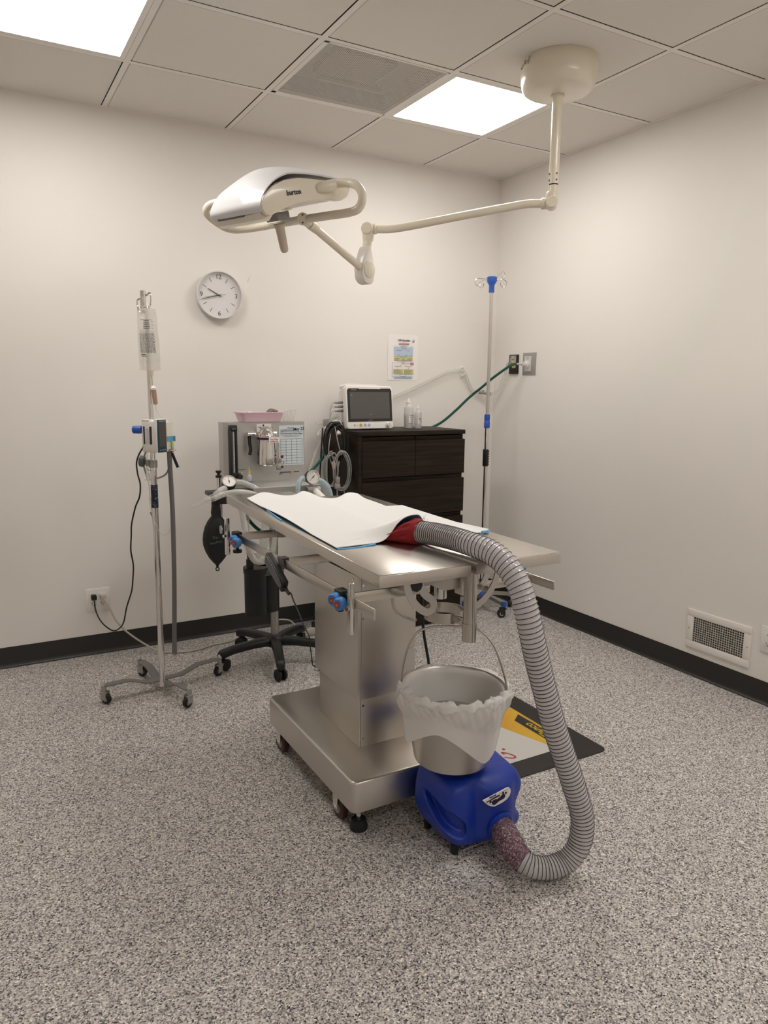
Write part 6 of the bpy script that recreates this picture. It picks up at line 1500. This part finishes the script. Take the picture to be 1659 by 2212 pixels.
part('handle', mb, M_SS, t)
for q, s in ((EL, -1), (ER, 1)): part('handle_ear', MB().box(q-ea*s*.004, (.010, .022, .034), (0, 0, al), .003).cyl(q-ea*s*.004, q+ea*s*.006, .006, seg=12), M_SSD, t)

t = thing('bin_liner', 'milky white plastic liner draped over rim of steel bucket', 'liner', (bx, by, ZR))
rnd = random.Random(21)
def rad_at(z): return RB+.004+(RT-RB-.004)*(z-ZB)/(ZR-ZB)
cam_az = math.atan2(-4.0-by, -3.1-bx)
def hem(a):
    """height of the hanging hem round the rim; a measured from the side facing the room"""
    q = (a-cam_az+PI) % (2*PI)-PI
    z = .382+.006*math.sin(5*a+1)
    z += -.030*math.exp(-((q+1.15)/.26)**2)            # left corner hanging lower
    z += .030*math.exp(-((q+.30)/.42)**2)              # raised middle
    z += -.078*math.exp(-((q-.92)/.50)**2)             # long flap at right
    return z
mb = MB(); NA = 144; NV = 26
def lin(i, j):
    a = 2*PI*i/NA; q = (a-cam_az+PI) % (2*PI)-PI; v = j/NV
    crumple = .5+.5*math.cos(q)
    if v < .25:        # inside the bucket
        k = v/.25; z = ZR-.11*(1-k)+.003*k; r = rad_at(z)-.010+.002*math.sin(a*7+k*3)
    else:
        k = (v-.25)/.75; z0 = ZR+.006+.006*math.sin(3*a+.5)*math.sin(7*a)+.010*math.exp(-((q-1.25)/.16)**2)
        z = z0+(hem(a)-z0)*k
        bul = math.sin(PI*min(1, k*1.9))**1.0 if k < .53 else 0
        r = rad_at(min(z, ZR))+.007+.010*bul*(.6+.4*math.sin(4*a+2))
        f_ = math.exp(-((k-.22)/.22)**2)
        r += .0045*f_*math.sin(23*a+9*k+2*math.sin(5*a))+.0035*f_*math.sin(41*a-14*k)+.0015*math.sin(15*a+4*k)*(1-k*.5)
        if k > .55: r += .003*(k-.55)
        r += .018*math.exp(-((q-1.25)/.12)**2)*math.exp(-((k-.05)/.2)**2)
        r += .012*math.exp(-((q+1.15)/.25)**2)*k
    if k == 0 and v >= .25: r -= .004
    return V((bx+r*math.cos(a), by+r*math.sin(a), z))
Rg = [[lin(i, j) for i in range(NA)] for j in range(NV+1)]
mb._rings(Rg, False); part('liner', mb, M_LINER, t, angle=180)
mb = MB(); R2 = []     # the gathered roll of film sagging round the inside of the rim
pts = []
for k in range(60):
    q = -1.5+2.85*k/59; a = cam_az+q; sag = .010*math.cos(q*1.1)**2
    r = RT+.0035+.003*math.sin(k*.9); pts.append(V((bx+r*math.cos(a), by+r*math.sin(a), ZR+.003-sag*.3+.003*math.sin(k*1.3))))
F2 = frames(pts)
for i, (p, (u, w, tt)) in enumerate(zip(pts, F2)):
    rr_ = (.0095+.003*math.sin(i*.7)+.002*math.sin(i*1.9))*min(1, .35+min(i, 59-i)*.15)
    R2.append([p+u*(rr_*(1+.14*math.sin(4*2*PI*k/18+i*.35))*math.cos(2*PI*k/18))+w*(rr_*1.5*(1+.14*math.sin(4*2*PI*k/18+i*.35))*math.sin(2*PI*k/18)) for k in range(18)])
mb._rings(R2, True); part('gathered_rim', mb, M_LINER, t, angle=60)

# ================================================================== FLOOR MAT
mx0, mx1, my0, my1 = -1.600, -.972, -2.072, -1.18
t = thing('floor_mat', 'black-bordered floor mat with yellow and white print beside table base', 'mat', ((mx0+mx1)/2, (my0+my1)/2, 0))
cxm, cym = (mx0+mx1)/2, (my0+my1)/2
mb = MB(); mb._rings([rr(cxm, cym, (mx1-mx0)/2, (my1-my0)/2, .03, 0), rr(cxm, cym, (mx1-mx0)/2, (my1-my0)/2, .03, .004), rr(cxm, cym, (mx1-mx0)/2-.012, (my1-my0)/2-.012, .024, .009)], True); part('rubber_base', mb, M_MAT, t)
ax0, ax1, ay0, ay1 = mx0+.09, -1.075, my0+.09, my1-.09
mb = MB(); mb.quad([(ax0, ay0, .0094), (ax1, ay0, .0094), (ax1, ay1, .0094), (ax0, ay1, .0094)]); part('white_print', mb, M_MATW, t, recalc=False)
# yellow wedge along the right edge: boundary from the near corner running back
mb = MB(); mb.quad([(-1.150, ay0, .0098), (ax1, ay0, .0098), (ax1, ay1, .0098), (-1.385, ay1, .0098)]); part('yellow_print', mb, M_MATY, t, recalc=False)
mb = MB(); q = V((-1.118, -1.745, .0102)); tu = V((-.23, -1, 0)).normalized()
mb.quad([V((-1.1, -1.640, .0102))+V((-.018, -.005, 0)), V((-1.1, -1.640, .0102))+V((.012, 0, 0)), V((-1.085, -1.93, .0102)), V((-1.140, -1.93, .0102))]) if False else None
E0 = V((-1.148, -1.725, .0102)); 
pa = lambda s, d_: V((-1.118, -1.715, .0102))+V((.02, -1, 0)).normalized()*s+V((-1, -.02, 0)).normalized()*d_
mb.quad([pa(-.052, -.028), pa(.20, -.028), pa(.215, .026), pa(-.012, .026)])
part('logo_bar', mb, M_MAT, t, recalc=False)
mb = MB(); add_mesh(mb, text_mesh('Elanco', .052, basis(pa(.105, -.001)+V((0, 0, .0006)), V((-.02, 1, 0)), V((-1, -.02, 0)) if False else V((-1, 0, 0))), M_GASY, shear=.25, bold=.0008)); part('logo_lettering', mb, mat('mat_yellow_letters', (.60, .42, .03), .5), t, recalc=False)
mb = MB()
for k in range(16): mb.quad([pa(-.05+k*.011, -.040), pa(-.05+k*.011+.007, -.040), pa(-.05+k*.011+.007, -.0375), pa(-.05+k*.011, -.0375)])
part('small_lettering', mb, mat('mat_brown_ink', (.25, .12, .02), .6), t, recalc=False)
mb = MB(); gc = lambda a_, b_: V((-1.362+.52*(a_+1.36), -1.928+.52*(b_+1.89), .0100))
mb.tube([gc(-1.40, -1.90), gc(-1.372, -1.93), gc(-1.338, -1.945), gc(-1.322, -1.92), gc(-1.34, -1.87), gc(-1.372, -1.835), gc(-1.372, -1.868)], .0042, 8, n=6)
for v in mb.bm.verts: v.co.z = .0097+max(0, (v.co.z-.0100))*.08
mb.bb((-1.352, -1.888, .0096), (-1.340, -1.876, .0102)); part('red_lettering', mb, M_MATR, t)

# ================================================================== CAMERA AND COLOUR
cam = bpy.data.cameras.new('camera'); co = bpy.data.objects.new('camera', cam); COL.objects.link(co)
cam.sensor_fit = 'HORIZONTAL'; cam.sensor_width = 36; cam.lens = 1585.44*36/1659; cam.clip_start = .05
yaw, pit, roll = .5155, -.1705, .0110
d = V((math.sin(yaw)*math.cos(pit), math.cos(yaw)*math.cos(pit), math.sin(pit))); r0 = V((math.cos(yaw), -math.sin(yaw), 0)); u0 = r0.cross(d)
r_ = r0*math.cos(roll)+u0*math.sin(roll); u_ = -r0*math.sin(roll)+u0*math.cos(roll)
co.matrix_world = Matrix(((r_.x, u_.x, -d.x, -3.1011), (r_.y, u_.y, -d.y, -3.9981), (r_.z, u_.z, -d.z, 1.4240), (0, 0, 0, 1)))
SC.camera = co
w = bpy.data.worlds.new('world'); SC.world = w; w.use_nodes = True
w.node_tree.nodes['Background'].inputs['Color'].default_value = (.02, .02, .02, 1); w.node_tree.nodes['Background'].inputs['Strength'].default_value = .0
vs = SC.view_settings; vs.view_transform = 'Standard'; vs.look = 'None'; vs.gamma = 1.0; vs.use_curve_mapping = False
vs.exposure = EXPOSURE
SC.cycles.max_bounces = 12; SC.cycles.diffuse_bounces = 6; SC.cycles.glossy_bounces = 6; SC.cycles.transparent_max_bounces = 24; SC.cycles.transmission_bounces = 8
SC.cycles.use_denoising = True
SC.cycles.sample_clamp_indirect = 6.0
